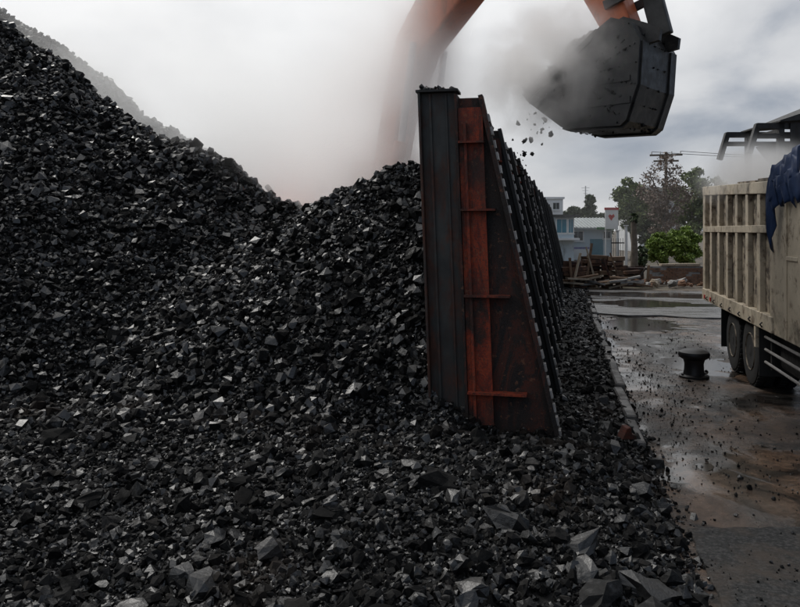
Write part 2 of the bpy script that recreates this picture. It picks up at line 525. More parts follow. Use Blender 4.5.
def steammat(name, dens, nscale, lo, hi, bias=(0, 0, 0), seed=0.0, color=(0.995, 0.995, 0.995), soft=1.0):
    m = bpy.data.materials.new(name)
    m.use_nodes = True
    nt = m.node_tree
    for n in list(nt.nodes): nt.nodes.remove(n)
    out = N(nt, "ShaderNodeOutputMaterial")
    vol = N(nt, "ShaderNodeVolumePrincipled")
    vol.inputs["Color"].default_value = (*color, 1)
    vol.inputs["Anisotropy"].default_value = 0.8
    oc = ocoord(nt)
    ln = N(nt, "ShaderNodeVectorMath", operation='LENGTH')
    off = N(nt, "ShaderNodeVectorMath", operation='SUBTRACT')
    off.inputs[1].default_value = bias
    nt.links.new(oc, off.inputs[0])
    nt.links.new(off.outputs[0], ln.inputs[0])
    fall = N(nt, "ShaderNodeMapRange", interpolation_type='SMOOTHSTEP')
    nt.links.new(ln.outputs["Value"], fall.inputs["Value"])
    fall.inputs["From Min"].default_value = 1.0
    fall.inputs["From Max"].default_value = 1.0 - soft
    p = wpos(nt)
    mp = N(nt, "ShaderNodeMapping")
    mp.inputs["Location"].default_value = (seed, seed * 0.7, -seed)
    nt.links.new(p, mp.inputs["Vector"])
    ns = noise(nt, mp.outputs[0], nscale, 5, 0.55, 0.4)
    nr = N(nt, "ShaderNodeMapRange", interpolation_type='SMOOTHSTEP')
    nt.links.new(ns, nr.inputs["Value"])
    nr.inputs["From Min"].default_value = lo
    nr.inputs["From Max"].default_value = hi
    mu = N(nt, "ShaderNodeMath", operation='MULTIPLY')
    nt.links.new(fall.outputs[0], mu.inputs[0]); nt.links.new(nr.outputs[0], mu.inputs[1])
    mu2 = N(nt, "ShaderNodeMath", operation='MULTIPLY')
    nt.links.new(mu.outputs[0], mu2.inputs[0]); mu2.inputs[1].default_value = dens
    nt.links.new(mu2.outputs[0], vol.inputs["Density"])
    nt.links.new(vol.outputs[0], out.inputs["Volume"])
    return m
def steam(loc, radii, mat, label, rz=0.0, ry=0.0):
    mb = MB().lathe([(0.02, -1.0)] + [(math.sin(a), -math.cos(a)) for a in np.linspace(0.25, math.pi - 0.25, 9)] + [(0.02, 1.0)], n=20)
    o = mb.build("steam", mat)
    o.location = loc; o.scale = radii; o.rotation_euler = (0, ry, rz)
    o["kind"] = "stuff"; o["label"] = label; o["category"] = "steam"
    return o

# ------------------------------------------------------------------ ground, road
me = MB().add([(-700, -60, -0.03), (700, -60, -0.03), (700, 1500, -0.03), (-700, 1500, -0.03)], [(0, 1, 2, 3)]).mesh("ground")
struct(obj("ground", me, M_GROUND))

def grid_mesh(name, xs, ys, zf, keep=None):
    X, Y = np.meshgrid(xs, ys)
    Z = zf(X, Y)
    nx, ny = len(xs), len(ys)
    co = np.stack([X, Y, Z], -1).reshape(-1, 3)
    i = np.arange(nx - 1)[None, :] + (np.arange(ny - 1) * nx)[:, None]
    q = np.stack([i, i + 1, i + 1 + nx, i + nx], -1).reshape(-1, 4)
    if keep is not None:
        cx = co[q].mean(1)
        q = q[keep(cx[:, 0], cx[:, 1])]
        used = np.unique(q)
        remap = np.full(len(co), -1); remap[used] = np.arange(len(used))
        co = co[used]; q = remap[q]
    me = bpy.data.meshes.new(name)
    me.vertices.add(len(co)); me.vertices.foreach_set("co", co.astype(np.float32).ravel())
    me.loops.add(q.size); me.loops.foreach_set("vertex_index", q.astype(np.int32).ravel())
    me.polygons.add(len(q)); me.polygons.foreach_set("loop_start", np.arange(0, q.size, 4, dtype=np.int32))
    me.update(); me.validate()
    return me

PUD = [(5.35, 13.6, 0.62, 1.3, 0.045), (4.2, 15.9, 0.5, 1.1, 0.04), (5.9, 19.0, 1.3, 1.2, 0.04), (2.55, 7.9, 0.5, 0.6, 0.026)]
def road_z(X, Y):
    z = 0.0
    for (u_, d_, rx_, ry_, dp_) in PUD:
        px_, py_ = cw(u_, d_)
        z = z - dp_ * np.exp(-(((X - px_) / rx_) ** 2 + ((Y - py_) / ry_) ** 2))
    return z + 0.035 * fbm(X * 0.5, Y * 0.45, 5, 4) + 0.024 * fbm(X * 3.1, Y * 3.1, 9, 5)
me = grid_mesh("road", np.arange(0.2, 12.01, 0.06), np.arange(1.0, 31.01, 0.09), road_z)
me.shade_smooth()
struct(obj("road", me, M_ROAD))

# dark asphalt patch at the camera's feet, square to the view of the yard gate
def ring_sheet(pts, z):
    n = len(pts)
    return MB().prism(pts, z - 0.05, z, 'z')
pp = [cw(2.30 + 2.3 * i / 24, 5.93 + 0.05 * i / 24 + random.uniform(-.025, .025)) for i in range(25)] + [cw(4.6, 3.2), cw(1.75, 3.2)]
pp += [cw(1.75 + 0.55 * i / 20 + random.uniform(-.02, .02), 3.2 + 2.73 * i / 20) for i in range(1, 20)]
mb = ring_sheet(pp, 0.022)
struct(mb.build("asphalt_patch", M_PATCH, bevel=0.012))

# far wet concrete apron
pa = [(0.9, 21.9), (1.7, 21.5), (2.6, 21.75), (3.4, 21.3), (4.6, 21.5), (5.3, 21.2), (6.5, 21.4), (9.5, 21.6), (9.5, 30.4), (0.9, 30.4)]
struct(ring_sheet(pa, 0.03).build("concrete_apron", M_WETC, bevel=0.01))

def blob(cx, cy, rx, ry, rz, seed, z, n=60, rough=0.35):
    pts = []
    for k in range(n):
        a = 2 * math.pi * k / n
        r = 1 + rough * float(fbm(np.array([math.cos(a) * 1.6 + seed]), np.array([math.sin(a) * 1.6 - seed]), seed, 4)[0]) * 2
        x, y = math.cos(a) * rx * r, math.sin(a) * ry * r
        pts.append((cx + x * math.cos(rz) - y * math.sin(rz), cy + x * math.sin(rz) + y * math.cos(rz)))
    m = bpy.data.meshes.new("puddle")
    m.from_pydata([(x, y, z) for x, y in pts] + [(cx, cy, z)], [], [(k, (k + 1) % n, n) for k in range(n)])
    return m
def puddle(u, d, rx, ry, seed, z=0.012, rz=0.0, rough=0.35):
    x, y = cw(u, d)
    return struct(obj("puddle", blob(x, y, rx, ry, rz, seed, z, rough=rough), M_PUD))
for i_, (u_, d_, rx_, ry_, dp_) in enumerate(PUD):
    puddle(u_, d_, rx_ * 1.35, ry_ * 1.35, 3 + i_, -0.020 + 0.0012 * i_, rough=0.15)
puddle(7.9, 23.6, 2.2, 1.0, 5, 0.034, rough=0.5)
puddle(8.8, 27.2, 2.6, 1.1, 6, 0.034, rough=0.5)

# kerb along the coal strip
kerb = struct(bpy.data.objects.new("kerb", None)); COL.objects.link(kerb)
ks = MB().box(-0.07, 0.07, -0.48, 0.48, -0.1, 0.10).mesh("kerb_stone")
y = 9.0
while y < 27:
    o = obj("kerb_stone", ks, M_KERB, kerb)
    o.location = (0.80 + random.uniform(-0.03, 0.03), y, random.uniform(-0.06, 0.01))
    o.rotation_euler = (random.uniform(-.03, .03), random.uniform(-.1, .1), random.uniform(-.05, .05))
    if not o.modifiers:
        bv = o.modifiers.new("bevel", 'BEVEL'); bv.width = 0.02
    y += 1.0

# ------------------------------------------------------------------ coal: height fields
WX = -1.30        # wall line
def smax(a, b, k=0.25):
    return 0.5 * (a + b + np.sqrt((a - b) ** 2 + k * k))
def z_big(X, Y):
    u, d = X * CY + Y * SY, -X * SY + Y * CY
    zr = np.interp(u, [-16, -12.5, -9.2, -7.4, -6.3, -5.1, -3.65, -2.9, -1.7, -0.6, 0.6], [8.9, 8.2, 7.15, 6.05, 5.25, 4.42, 3.80, 3.45, 2.88, 2.35, 1.7])
    dr = np.interp(u, [-16, -9.2, -1.7, 0.6], [18.5, 17.2, 14.6, 14.0])
    zz = np.where(d < dr, zr - 0.80 * (dr - d), zr - 0.62 * (d - dr))
    return zz + 0.34 * fbm(X * 0.55, Y * 0.55, 21, 4) + 0.12 * fbm(X * 2.1, Y * 2.1, 23, 3)
def z_wall(X, Y):
    u, d = X * CY + Y * SY, -X * SY + Y * CY
    # ridge running back along the wall from the peak
    ax, ay = cw(-0.02, 12.0)
    along = Y - ay
    across = (ax - 0.1) - X
    top = 3.48 - 0.012 * np.clip(along, 0, None)
    front = np.clip(-along, 0, None)
    side = np.clip(across, 0, None)
    dist = np.sqrt((front * 0.92) ** 2 + (side * 0.60) ** 2)
    back = np.clip(along, 0, None)
    return top - dist - 0.05 * back + 0.22 * fbm(X * 0.8, Y * 0.8, 33, 4) + 0.12 * fbm(X * 2.3, Y * 2.3, 35, 3) + 0.02
def z_floor(X, Y):
    n = 0.16 * fbm(X * 0.6, Y * 0.6, 41, 4)
    base = 0.07 + n
    # plateau the excavator stands on, behind the heaps
    u, d = X * CY + Y * SY, -X * SY + Y * CY
    pl = np.clip((d - 12.5) / 2.0, 0, 1) * np.clip((WX - X) / 0.6, 0, 1)
    base = base + pl * (0.95 - base) * np.clip((u + 8) / 3, 0, 1)
    # rough mound in front of the wall foot
    mound = 0.22 * np.exp(-(((u - 1.3) / 1.5) ** 2 + ((d - 6.6) / 1.1) ** 2))
    base = base + mound
    # roadside strip and edge
    edge = 0.80 + 0.10 * fbm(Y * 0.9, Y * 0.0 + 3.3, 55, 3)
    t = np.clip((edge - X) / 0.75, -1, 1)
    prof = np.where(t > 0, 0.02 + (base + 0.02) * np.sqrt(np.clip(t, 0, 1)), -0.05)
    near = np.clip((12 - Y) / 4, 0, 1)
    strip = np.where(X > WX + 0.05, (0.5 + 0.5 * near), 1.0)
    return prof * strip + 0.10 * fbm(X * 2.2, Y * 2.2, 61, 4) * np.clip((0.75 - X) / 0.4, 0, 1)
def z_all(X, Y):
    f = z_floor(X, Y)
    left = X < WX - 0.02
    b = np.where(left, smax(z_big(X, Y), z_wall(X, Y), 0.15), -9)
    front = Y < 8.45      # the wall pile spills round the end of the wall only as a low fan
    fan = np.where(front, z_wall(np.minimum(X, WX), Y) - 0.75 * np.clip(X - WX, 0, None), -9)
    b = np.maximum(b, np.minimum(fan, 1.0))
    return np.where(b > -8, smax(f, b, 0.18) - 0.04, f)

def cls(X, Y):
    f = z_floor(X, Y) + 0.02; a = z_big(X, Y); w = z_wall(X, Y)
    left = X < WX - 0.02
    c = np.zeros(X.shape, int)
    c = np.where(left & (a > f) & (a >= w), 1, c)
    c = np.where(((left) | (Y < 8.45)) & (w > f) & (w > a), 2, c)
    return c
xs = np.arange(-15.0, 1.01, 0.1); ys = np.arange(1.5, 24.01, 0.1)
def heap_mesh(name, k):
    return grid_mesh(name, xs, ys, z_all, lambda X, Y: cls(X, Y) == k)
coal_floor = struct(obj("spilled_coal_bed", heap_mesh("spilled_coal_bed", 0), M_BED))
coal_floor["label"] = "trampled layer of spilled coal covering the yard floor"
coal_big = tag(obj("coal_pile", heap_mesh("coal_pile", 1), M_BED), "tallest black coal pile sloping down from the upper corner", "coal pile")
coal_wall = tag(obj("coal_pile", heap_mesh("coal_pile", 2), M_BED), "smaller black coal pile heaped against the rusty steel wall", "coal pile")
# strip of coal beyond the near yard, along the wall
me = grid_mesh("spilled_coal_bed", np.arange(-1.5, 1.01, 0.1), np.arange(23.9, 54, 0.2), z_floor)
o = struct(obj("spilled_coal_bed", me, M_BED)); o["label"] = "narrow strip of coal along the far foot of the wall"
for hm in (coal_floor, coal_big, coal_wall): hm.data.shade_smooth()

# far pile, standing in steam behind the big one
def z_far(X, Y):
    u, d = X * CY + Y * SY, -X * SY + Y * CY
    zr = np.interp(u, [-22, -14.2, -12.0, -10.0, -9.0, -7.0, -5.4, -3.5], [14.0, 10.3, 8.9, 7.45, 6.4, 5.35, 4.2, 2.6])
    return np.maximum(zr - 0.75 * np.abs(d - 26), -0.2) + 0.3 * fbm(X * 0.5, Y * 0.5, 71, 5)
me = grid_mesh("coal_pile", np.arange(-30, -4, 0.25), np.arange(17, 42, 0.25), z_far,
               lambda X, Y: (z_far(X, Y) > -0.1) & ((-X * SY + Y * CY) > 20.5))
coal_far = tag(obj("coal_pile", me, M_BED), "distant coal ridge fading to grey in steam behind the tallest pile", "coal pile")

# ------------------------------------------------------------------ coal lumps
def hull(seed, npt, sq):
    r = random.Random(seed)
    bm = bmesh.new()
    got = []
    for k in range(npt):
        v = max((Vector((r.gauss(0, 1), r.gauss(0, 1), r.gauss(0, 1))).normalized() for _ in range(6)),
                key=lambda c: min([(c - q).length for q in got] or [1]))
        got.append(v)
        v = Vector([math.copysign(abs(c) ** sq, c) for c in v]) * r.uniform(0.8, 1.0)
        bm.verts.new(v * 0.5)
    res = bmesh.ops.convex_hull(bm, input=bm.verts)
    bmesh.ops.delete(bm, geom=[v for v in bm.verts if not v.link_faces], context='VERTS')
    bmesh.ops.recalc_face_normals(bm, faces=bm.faces)
    bm.verts.ensure_lookup_table(); bm.verts.index_update()
    co = np.array([v.co[:] for v in bm.verts]); fa = np.array([[v.index for v in f.verts] for f in bm.faces])
    bm.free()
    return co, fa
VAR = [hull(100 + i, random.choice([8, 9, 10, 10]), random.choice([0.6, 0.75, 0.95])) for i in range(36)]

def euler_mats(n, tilt=math.pi):
    q = rng.normal(size=(n, 4)); q /= np.linalg.norm(q, axis=1)[:, None]
    w, x, y, z = q.T
    return np.stack([np.stack([1 - 2 * (y * y + z * z), 2 * (x * y - z * w), 2 * (x * z + y * w)], -1),
                     np.stack([2 * (x * y + z * w), 1 - 2 * (x * x + z * z), 2 * (y * z - x * w)], -1),
                     np.stack([2 * (x * z - y * w), 2 * (y * z + x * w), 1 - 2 * (x * x + y * y)], -1)], -2)

def lumps_mesh(name, P, S):
    """one mesh of many angular lumps at P (n,3) with sizes S (n,)"""
    n = len(P)
    vi = rng.integers(0, len(VAR), n)
    cos, fas, base = [], [], 0
    for k, (co, fa) in enumerate(VAR):
        idx = np.where(vi == k)[0]
        if not len(idx): continue
        m = len(idx)
        st = rng.uniform(0.65, 1.25, (m, 3)) * S[idx][:, None]
        rm = euler_mats(m)
        v = co[None] * st[:, None, :]
        v = np.einsum('nij,nkj->nki', rm, v) + P[idx][:, None, :]
        cos.append(v.reshape(-1, 3))
        fas.append((fa[None] + (np.arange(m) * len(co))[:, None, None] + base).reshape(-1, 3))
        base += m * len(co)
    co = np.concatenate(cos); fa = np.concatenate(fas)
    me = bpy.data.meshes.new(name)
    me.vertices.add(len(co)); me.vertices.foreach_set("co", co.astype(np.float32).ravel())
    me.loops.add(fa.size); me.loops.foreach_set("vertex_index", fa.astype(np.int32).ravel())
    me.polygons.add(len(fa)); me.polygons.foreach_set("loop_start", np.arange(0, fa.size, 3, dtype=np.int32))
    me.update(); me.shade_flat()
    return me

def sizes(n, med, sig, lo, hi):
    return np.clip(med * np.exp(rng.normal(0, sig, n)), lo, hi)

def sample(n, d0, d1, ul, ur):
    """points in a trapezoid of the ground seen from the camera side; ul, ur are slopes u/d"""
    d = np.sqrt(rng.uniform(d0 ** 2, d1 ** 2, n))
    u = d * rng.uniform(ul, ur, n)
    return u * CY - d * SY, u * SY + d * CY

allP = {0: [], 1: [], 2: []}
def scatter(n, d0, d1, ul, ur, med, sig, lo, hi, cond=None):
    X, Y = sample(n, d0, d1, ul, ur)
    ok = X < 0.85 + rng.exponential(0.05, n)
    ok &= ~((np.abs(X - WX) < 0.12) & (Y > 8.4))
    if cond is not None: ok &= cond(X, Y)
    X, Y = X[ok], Y[ok]
    S = sizes(len(X), med, sig, lo, hi)
    Z = np.maximum(z_all(X, Y), road_z(X, Y)) + S * rng.uniform(-0.25, 0.45, len(X))
    c = cls(X, Y)
    for k in (0, 1, 2):
        s = c == k
        allP[k].append((np.stack([X[s], Y[s], Z[s]], -1), S[s]))
scatter(64000, 3.5, 8.8, -0.66, 0.42, 0.033, 0.55, 0.015, 0.12)             # yard floor, fine
scatter(1500, 3.5, 9.0, -0.66, 0.42, 0.09, 0.35, 0.06, 0.20)              # coarse
scatter(58000, 8.4, 14.0, -0.62, 0.12, 0.051, 0.55, 0.026, 0.19, lambda X, Y: X < WX)
scatter(46000, 13.0, 18.6, -0.62, -0.02, 0.070, 0.52, 0.034, 0.24, lambda X, Y: (X < WX) & (z_all(X, Y) > 1.3))
scatter(2600, 8.4, 17.5, -0.60, 0.06, 0.13, 0.3, 0.09, 0.28, lambda X, Y: X < WX)
# roadside strip
n = 11000
Y = 8.4 + (rng.uniform(0, 1, n) ** 1.5) * 22; X = rng.uniform(-1.3, 0.9, n)
S = sizes(n, 0.048, 0.5, 0.022, 0.16)
Z = np.maximum(z_all(X, Y), road_z(X, Y)) + S * rng.uniform(-0.15, 0.25, n)
allP[0].append((np.stack([X, Y, Z], -1), S))

parents = {0: coal_floor, 1: coal_big, 2: coal_wall}
coalname = "coal_rubble"
# the largest-looking lumps become objects of their own
cand = []
for k in (0, 1, 2):
    P = np.concatenate([a for a, b in allP[k]]); S = np.concatenate([b for a, b in allP[k]])
    allP[k] = (P, S)
    dd = -P[:, 0] * SY + P[:, 1] * CY; uu = P[:, 0] * CY + P[:, 1] * SY
    vis = (np.abs(uu / dd) < 0.54) & (P[:, 1] > 0)
    scr = np.where(vis, S / dd, 0)
    cand += [(scr[i], k, i) for i in np.argsort(-scr)[:400]]
cand.sort(reverse=True)
var_me = []
for k, (co, fa) in enumerate(VAR):
    m = bpy.data.meshes.new("coal_lump"); m.from_pydata([tuple(c) for c in co], [], [tuple(map(int, f)) for f in fa]); m.materials.append(M_COALD)
    bm = bmesh.new(); bm.from_mesh(m)
    bmesh.ops.subdivide_edges(bm, edges=bm.edges[:], cuts=1, use_grid_fill=True)
    rl = random.Random(k)
    for v in bm.verts:
        v.co += Vector((rl.gauss(0, 1), rl.gauss(0, 1), rl.gauss(0, 1))) * 0.05
    bmesh.ops.triangulate(bm, faces=bm.faces[:])
    bm.to_mesh(m); bm.free(); m.shade_flat()
    var_me.append(m)
pick = {0: set(), 1: set(), 2: set()}
budget = 262
for s, k, i in cand[:budget]:
    pick[k].add(i)
    P, S = allP[k]
    o = obj("coal_lump", random.choice(var_me), None, parents[k])
    o.location = P[i]
    o.rotation_euler = (random.uniform(0, 6.3), random.uniform(0, 6.3), random.uniform(0, 6.3))
    o.scale = [S[i] * random.uniform(0.75, 1.25) for _ in range(3)]
for k in (0, 1, 2):
    P, S = allP[k]
    keep = np.ones(len(P), bool); keep[list(pick[k])] = False
    o = obj(coalname, lumps_mesh(coalname, P[keep], S[keep]), M_COALD if k == 0 else M_COAL, parents[k])
    o["kind"] = "stuff"

# the big slabs lying before the wall foot
for (px, py, w, fl) in ((440, 474, 0.42, 0.45), (412, 455, 0.22, 0.9), (507, 506, 0.36, 0.6), (578, 522, 0.34, 0.5), (522, 488, 0.2, 0.7),
                        (527, 542, 0.22, 0.6), (474, 560, 0.24, 0.7), (655, 582, 0.32, 0.7), (648, 552, 0.38, 0.45), (640, 520, 0.24, 0.7),
                        (585, 545, 0.26, 0.8), (90, 470, 0.3, 0.5), (55, 416, 0.4, 0.5), (205, 552, 0.26, 0.8), (180, 545, 0.2, 0.8),
                        (600, 570, 0.3, 0.6), (330, 500, 0.26, 0.6), (286, 470, 0.22, 0.7), (240, 455, 0.24, 0.5), (385, 585, 0.24, 0.6),
                        (300, 580, 0.26, 0.6), (130, 575, 0.24, 0.6), (60, 560, 0.2, 0.7), (430, 590, 0.28, 0.5)):
    d = FPX * (CAM_H - 0.35) / (py - 230); u = (px - 400) / FPX * d
    x, y = cw(u, d)
    z = float(z_all(np.array([x]), np.array([y]))[0])
    o = obj("coal_lump", random.choice(var_me), None, coal_floor)
    o.location = (x, y, z + 0.12 * w)
    o.rotation_euler = (random.uniform(-.35, .35), random.uniform(-.35, .35), random.uniform(0, 6.3))
    o.scale = (w * 1.15, w * 0.9, w * fl)

# far pile lumps
u = rng.uniform(-15, -4, 5000); d = rng.uniform(22, 26.6, 5000)
X, Y = cw(u, d); S = sizes(5000, 0.17, 0.4, 0.08, 0.4)
o = obj(coalname, lumps_mesh(coalname, np.stack([X, Y, z_far(X, Y) + 0.02], -1), S), M_COAL, coal_far); o["kind"] = "stuff"

# grit and crumbs of coal on the road
n = 15000
Y = 4.0 + rng.uniform(0, 1, n) ** 1.5 * 26; X = 0.75 + np.minimum(rng.exponential(1.6, n), 6.5)
X = X + 0.25 * fbm(X * 2, Y * 2, 77, 3)
clump = fbm(X * 1.2, Y * 0.9, 78, 3) + rng.normal(0, 0.22, n) > -0.05
X, Y = X[clump], Y[clump]; n = len(X)
S = sizes(n, 0.011, 0.6, 0.005, 0.07)
o = obj("coal_crumbs", lumps_mesh("coal_crumbs", np.stack([X, Y, np.where((-X * SY + Y * CY < 5.95) & (X > 1.0), np.maximum(road_z(X, Y), 0.022), road_z(X, Y)) + 0.3 * S], -1), S), M_COALD)
o["kind"] = "stuff"; o["label"] = "crumbs of coal strewn over the wet road"; o["category"] = "coal"

# ------------------------------------------------------------------ steel retaining wall
WY0, BAY, NB = 8.5, 2.45, 18
LEAN = -0.037
wall = thing("retaining_wall", "long rusty steel retaining wall with sloping buttresses holding back coal", "retaining wall", (WX, WY0, 0))
H = 3.99
def lx(x, z): return x + LEAN * z
# parts are modelled with the wall's slight lean
def leanbox(mb, x0, x1, y0, y1, z0, z1):
    vs = []
    for x in (x0, x1):
        for yy in (y0, y1):
            for z in (z0, z1):
                vs.append((lx(x, z), yy, z))
    return mb.add(vs, [(0, 1, 3, 2), (4, 6, 7, 5), (0, 4, 5, 1), (2, 3, 7, 6), (0, 2, 6, 4), (1, 5, 7, 3)])
# end column: H section, its web towards the camera
mb = MB(); leanbox(mb, -0.19, 0.20, -0.02, 0.02, -0.3, H); endweb = mb.build("column_web", M_WALL, wall)
mb = MB(); leanbox(mb, -0.22, -0.193, -0.10, 0.16, -0.3, H); mb.build("column_flange", M_WALL, wall, 0.004)
mb = MB(); leanbox(mb, 0.203, 0.235, -0.10, 0.16, -0.3, H - 0.03); mb.build("column_flange", M_RUSTD, wall, 0.004)
mb = MB(); leanbox(mb, -0.10, -0.075, -0.045, -0.022, -0.3, H - 0.01); mb.build("column_rib", M_WALL, wall)
mb = MB(); leanbox(mb, 0.09, 0.11, -0.040, -0.022, -0.3, H - 0.01); mb.build("column_rib", M_WALL, wall)
mb = MB(); leanbox(mb, -0.24, 0.25, -0.11, 0.17, H + 0.002, H + 0.03); mb.build("cap_plate", M_BLACK, wall)
# buttress pieces, built once at the origin
TOPX, FOOTX, HT = 0.36, 1.24, 3.92
def slope_x(z): return FOOTX + (TOPX - FOOTX) * (z / HT)
mb = MB()
z0 = -0.3
vs = []
for yy in (-0.012, 0.012):
    vs += [(lx(0.24, z0), yy, z0), (slope_x(z0) - 0.03, yy, z0), (slope_x(HT) - 0.03, yy, HT), (lx(0.24, HT), yy, HT)]
mb.add(vs, [(0, 1, 2, 3), (7, 6, 5, 4), (0, 4, 5, 1), (1, 5, 6, 2), (2, 6, 7, 3), (3, 7, 4, 0)])
web_me = mb.mesh("web_plate")
mb = MB(); leanbox(mb, 0.24, 0.52, -0.075, -0.045, -0.3, HT - 0.12); up_me = mb.mesh("upright")
mb = MB(); leanbox(mb, 0.30, 0.33, -0.11, -0.077, -0.3, HT - 0.3); upr_me = mb.mesh("upright_rib")
mb = MB()
mb.bar((slope_x(-0.3), 0, -0.3), (slope_x(HT + 0.02), 0, HT + 0.02), 0.17, 0.05, up=(1, 0, 0.23))
fl_me = mb.mesh("sloping_flange")
stiff = []
for z in (3.40, 2.63, 1.65, 0.55):
    mb = MB(); mb.box(lx(0.24, z), slope_x(z) - 0.03 - 0.25 * (slope_x(z) - 0.3), -0.16, -0.013, z - 0.012, z + 0.012)
    stiff.append(mb.mesh("stiffener"))
cl_me = MB().box(-0.016, 0.016, -0.075, 0.03, -0.045, 0.045).mesh("cleat")  # rows of these carry the painted glints along the sloping edges
panel_me = None
mb = MB(); leanbox(mb, -0.02, 0.02, 0.17, BAY - 0.17, -0.3, H - 0.05); panel_me = mb.mesh("panel")
rib_mes = []
for z in np.arange(0.3, 3.95, 0.45):
    mb = MB(); leanbox(mb, 0.022, 0.13, 0.03, BAY - 0.03, z - 0.045, z + 0.045); rib_mes.append(mb.mesh("waling"))
mb = MB(); leanbox(mb, -0.2, 0.2, -0.15, 0.15, -0.3, H - 0.02); col_me = mb.mesh("column")
for me_, mt in ((web_me, M_RUSTD), (up_me, M_RUST), (upr_me, M_RUST), (fl_me, M_RUSTD), (cl_me, M_CLEAT), (panel_me, M_BLACK), (col_me, M_BLACK)):
    me_.materials.append(mt)
for s in stiff: s.materials.append(M_RUST)
for s in rib_mes: s.materials.append(M_BLACK)
def darkcopy(me_, mt):
    m = me_.copy(); m.materials.clear(); m.materials.append(mt); return m
web_d, up_d, fl_d = darkcopy(web_me, M_BLACK), darkcopy(up_me, M_RUSTD), darkcopy(fl_me, M_BLACK)
for i in range(NB + 1):
    yy = i * BAY
    near = i == 0
    bdx, bdz = (0, 0) if near else (random.uniform(-.03, .03), random.uniform(-.10, .02))
    for nm, a, b in (("web_plate", web_me, web_d), ("upright", up_me, up_d), ("sloping_flange", fl_me, fl_d)):
        o = obj(nm, a if near else b, None, wall); o.location = (bdx, yy, bdz)
    if near:
        obj("upright_rib", upr_me, None, wall)
        for s in stiff: obj("stiffener", s, None, wall)
    else:
        o = obj("column", col_me, None, wall); o.location = (0, yy, 0)
        for s in stiff[:3] if i < 8 else []:
            q = obj("stiffener", s, None, wall); q.location = (0, yy, 0)
    if i < 7:
        nc = 25
        for k in range(nc):
            z = 0.12 + k * 0.148 + random.uniform(-0.012, 0.012)
            if random.random() < (0.12 if i == 0 else 0.3): continue
            o = obj("cleat", cl_me, None, wall)
            o.location = (slope_x(z) + 0.034 + bdx, yy, z + bdz)
            o.rotation_euler = (random.uniform(-.08, .08), -math.atan2(FOOTX - TOPX, HT) + random.uniform(-.06, .06), 0)
    if i < NB:
        o = obj("panel", panel_me, None, wall); o.location = (0, yy, 0)
        for rm_ in rib_mes if i < 14 else rib_mes[::2]:
            o = obj("waling", rm_, None, wall); o.location = (0, yy, 0)
wb = wall
# lumps lying on the end column's cap and along the wall top
n = 26
P = np.stack([WX + LEAN * H + rng.uniform(-0.2, 0.2, n), WY0 + rng.uniform(-0.08, 0.14, n), H + 0.05 + rng.uniform(-0.01, 0.025, n)], -1)
o = obj("coal_on_wall", lumps_mesh("coal_on_wall", P, sizes(n, 0.06, 0.3, 0.03, 0.1)), M_COAL)
tag(o, "bits of coal lying on the top of the rusty end column", "coal"); o["kind"] = "stuff"
n = 3200
yw_ = WY0 + 1.6 + rng.uniform(0, 1, n) ** 1.3 * 40
hp_ = 0.10 + 0.16 * np.clip(fbm(yw_ * 0.5, yw_ * 0 + 2.2, 88, 3) + 0.25, 0, 1)
P = np.stack([WX + LEAN * H + rng.uniform(-0.30, 0.34, n), yw_, H - 0.10 + hp_ * rng.uniform(0, 1, n)], -1)
o = obj("coal_on_wall", lumps_mesh("coal_on_wall", P, sizes(n, 0.10, 0.4, 0.04, 0.22)), M_COAL)
tag(o, "coal lodged along the receding top edge of the steel wall", "coal"); o["kind"] = "stuff"

# rusty scrap and bollard on the road edge
x, y = cw(2.47, 8.05)
mb = MB().prism([(-0.10, 0), (0.10, 0), (0.07, 0.05), (0.02, 0.06), (-0.02, 0.14), (-0.07, 0.13)], -0.05, 0.05)
o = tag(mb.build("scrap_iron", M_SCRAPD, bevel=0.008), "small bent piece of rusty iron at the edge of the coal", "scrap iron")
o.location = (x, y, 0.14); o.rotation_euler = (0.2, 0.1, 0.6)

x, y = cw((694 - 400) / FPX * 12.1, 12.1)
bol = thing("bollard", "squat black mushroom-shaped iron bollard beside a puddle on the road", "bollard", (x, y, 0.0))
MB().lathe([(0.23, -0.03), (0.235, 0.025), (0.20, 0.045)], n=24).build("base", M_IRON, bol, smooth=True)
MB().lathe([(0.17, 0.04), (0.155, 0.12), (0.15, 0.22), (0.17, 0.29)], n=24).build("stem", M_IRON, bol, smooth=True)
MB().lathe([(0.17, 0.285), (0.235, 0.325), (0.25, 0.37), (0.235, 0.41), (0.17, 0.44), (0.06, 0.455)], n=24).build("head", M_IRON, bol, smooth=True)
for a in range(4):
    MB().lathe([(0.02, 0.04), (0.02, 0.062)], (0.205 * math.cos(a * 1.57 + .4), 0.205 * math.sin(a * 1.57 + .4), 0), 6).build("bolt", M_IRON, bol)

# ------------------------------------------------------------------ truck
TX0, TX1 = 2.72, 5.15
truck = thing("dump_truck", "dirty beige dump truck with ribbed sides parked on the wet road", "truck", (TX0, 9.5, 0))
LB = 6.4; ZF = 1.17
def ztop(y): return float(np.interp(y, [0, 1.25, 6.4], [3.02, 3.06, 3.27]))
Wt = TX1 - TX0
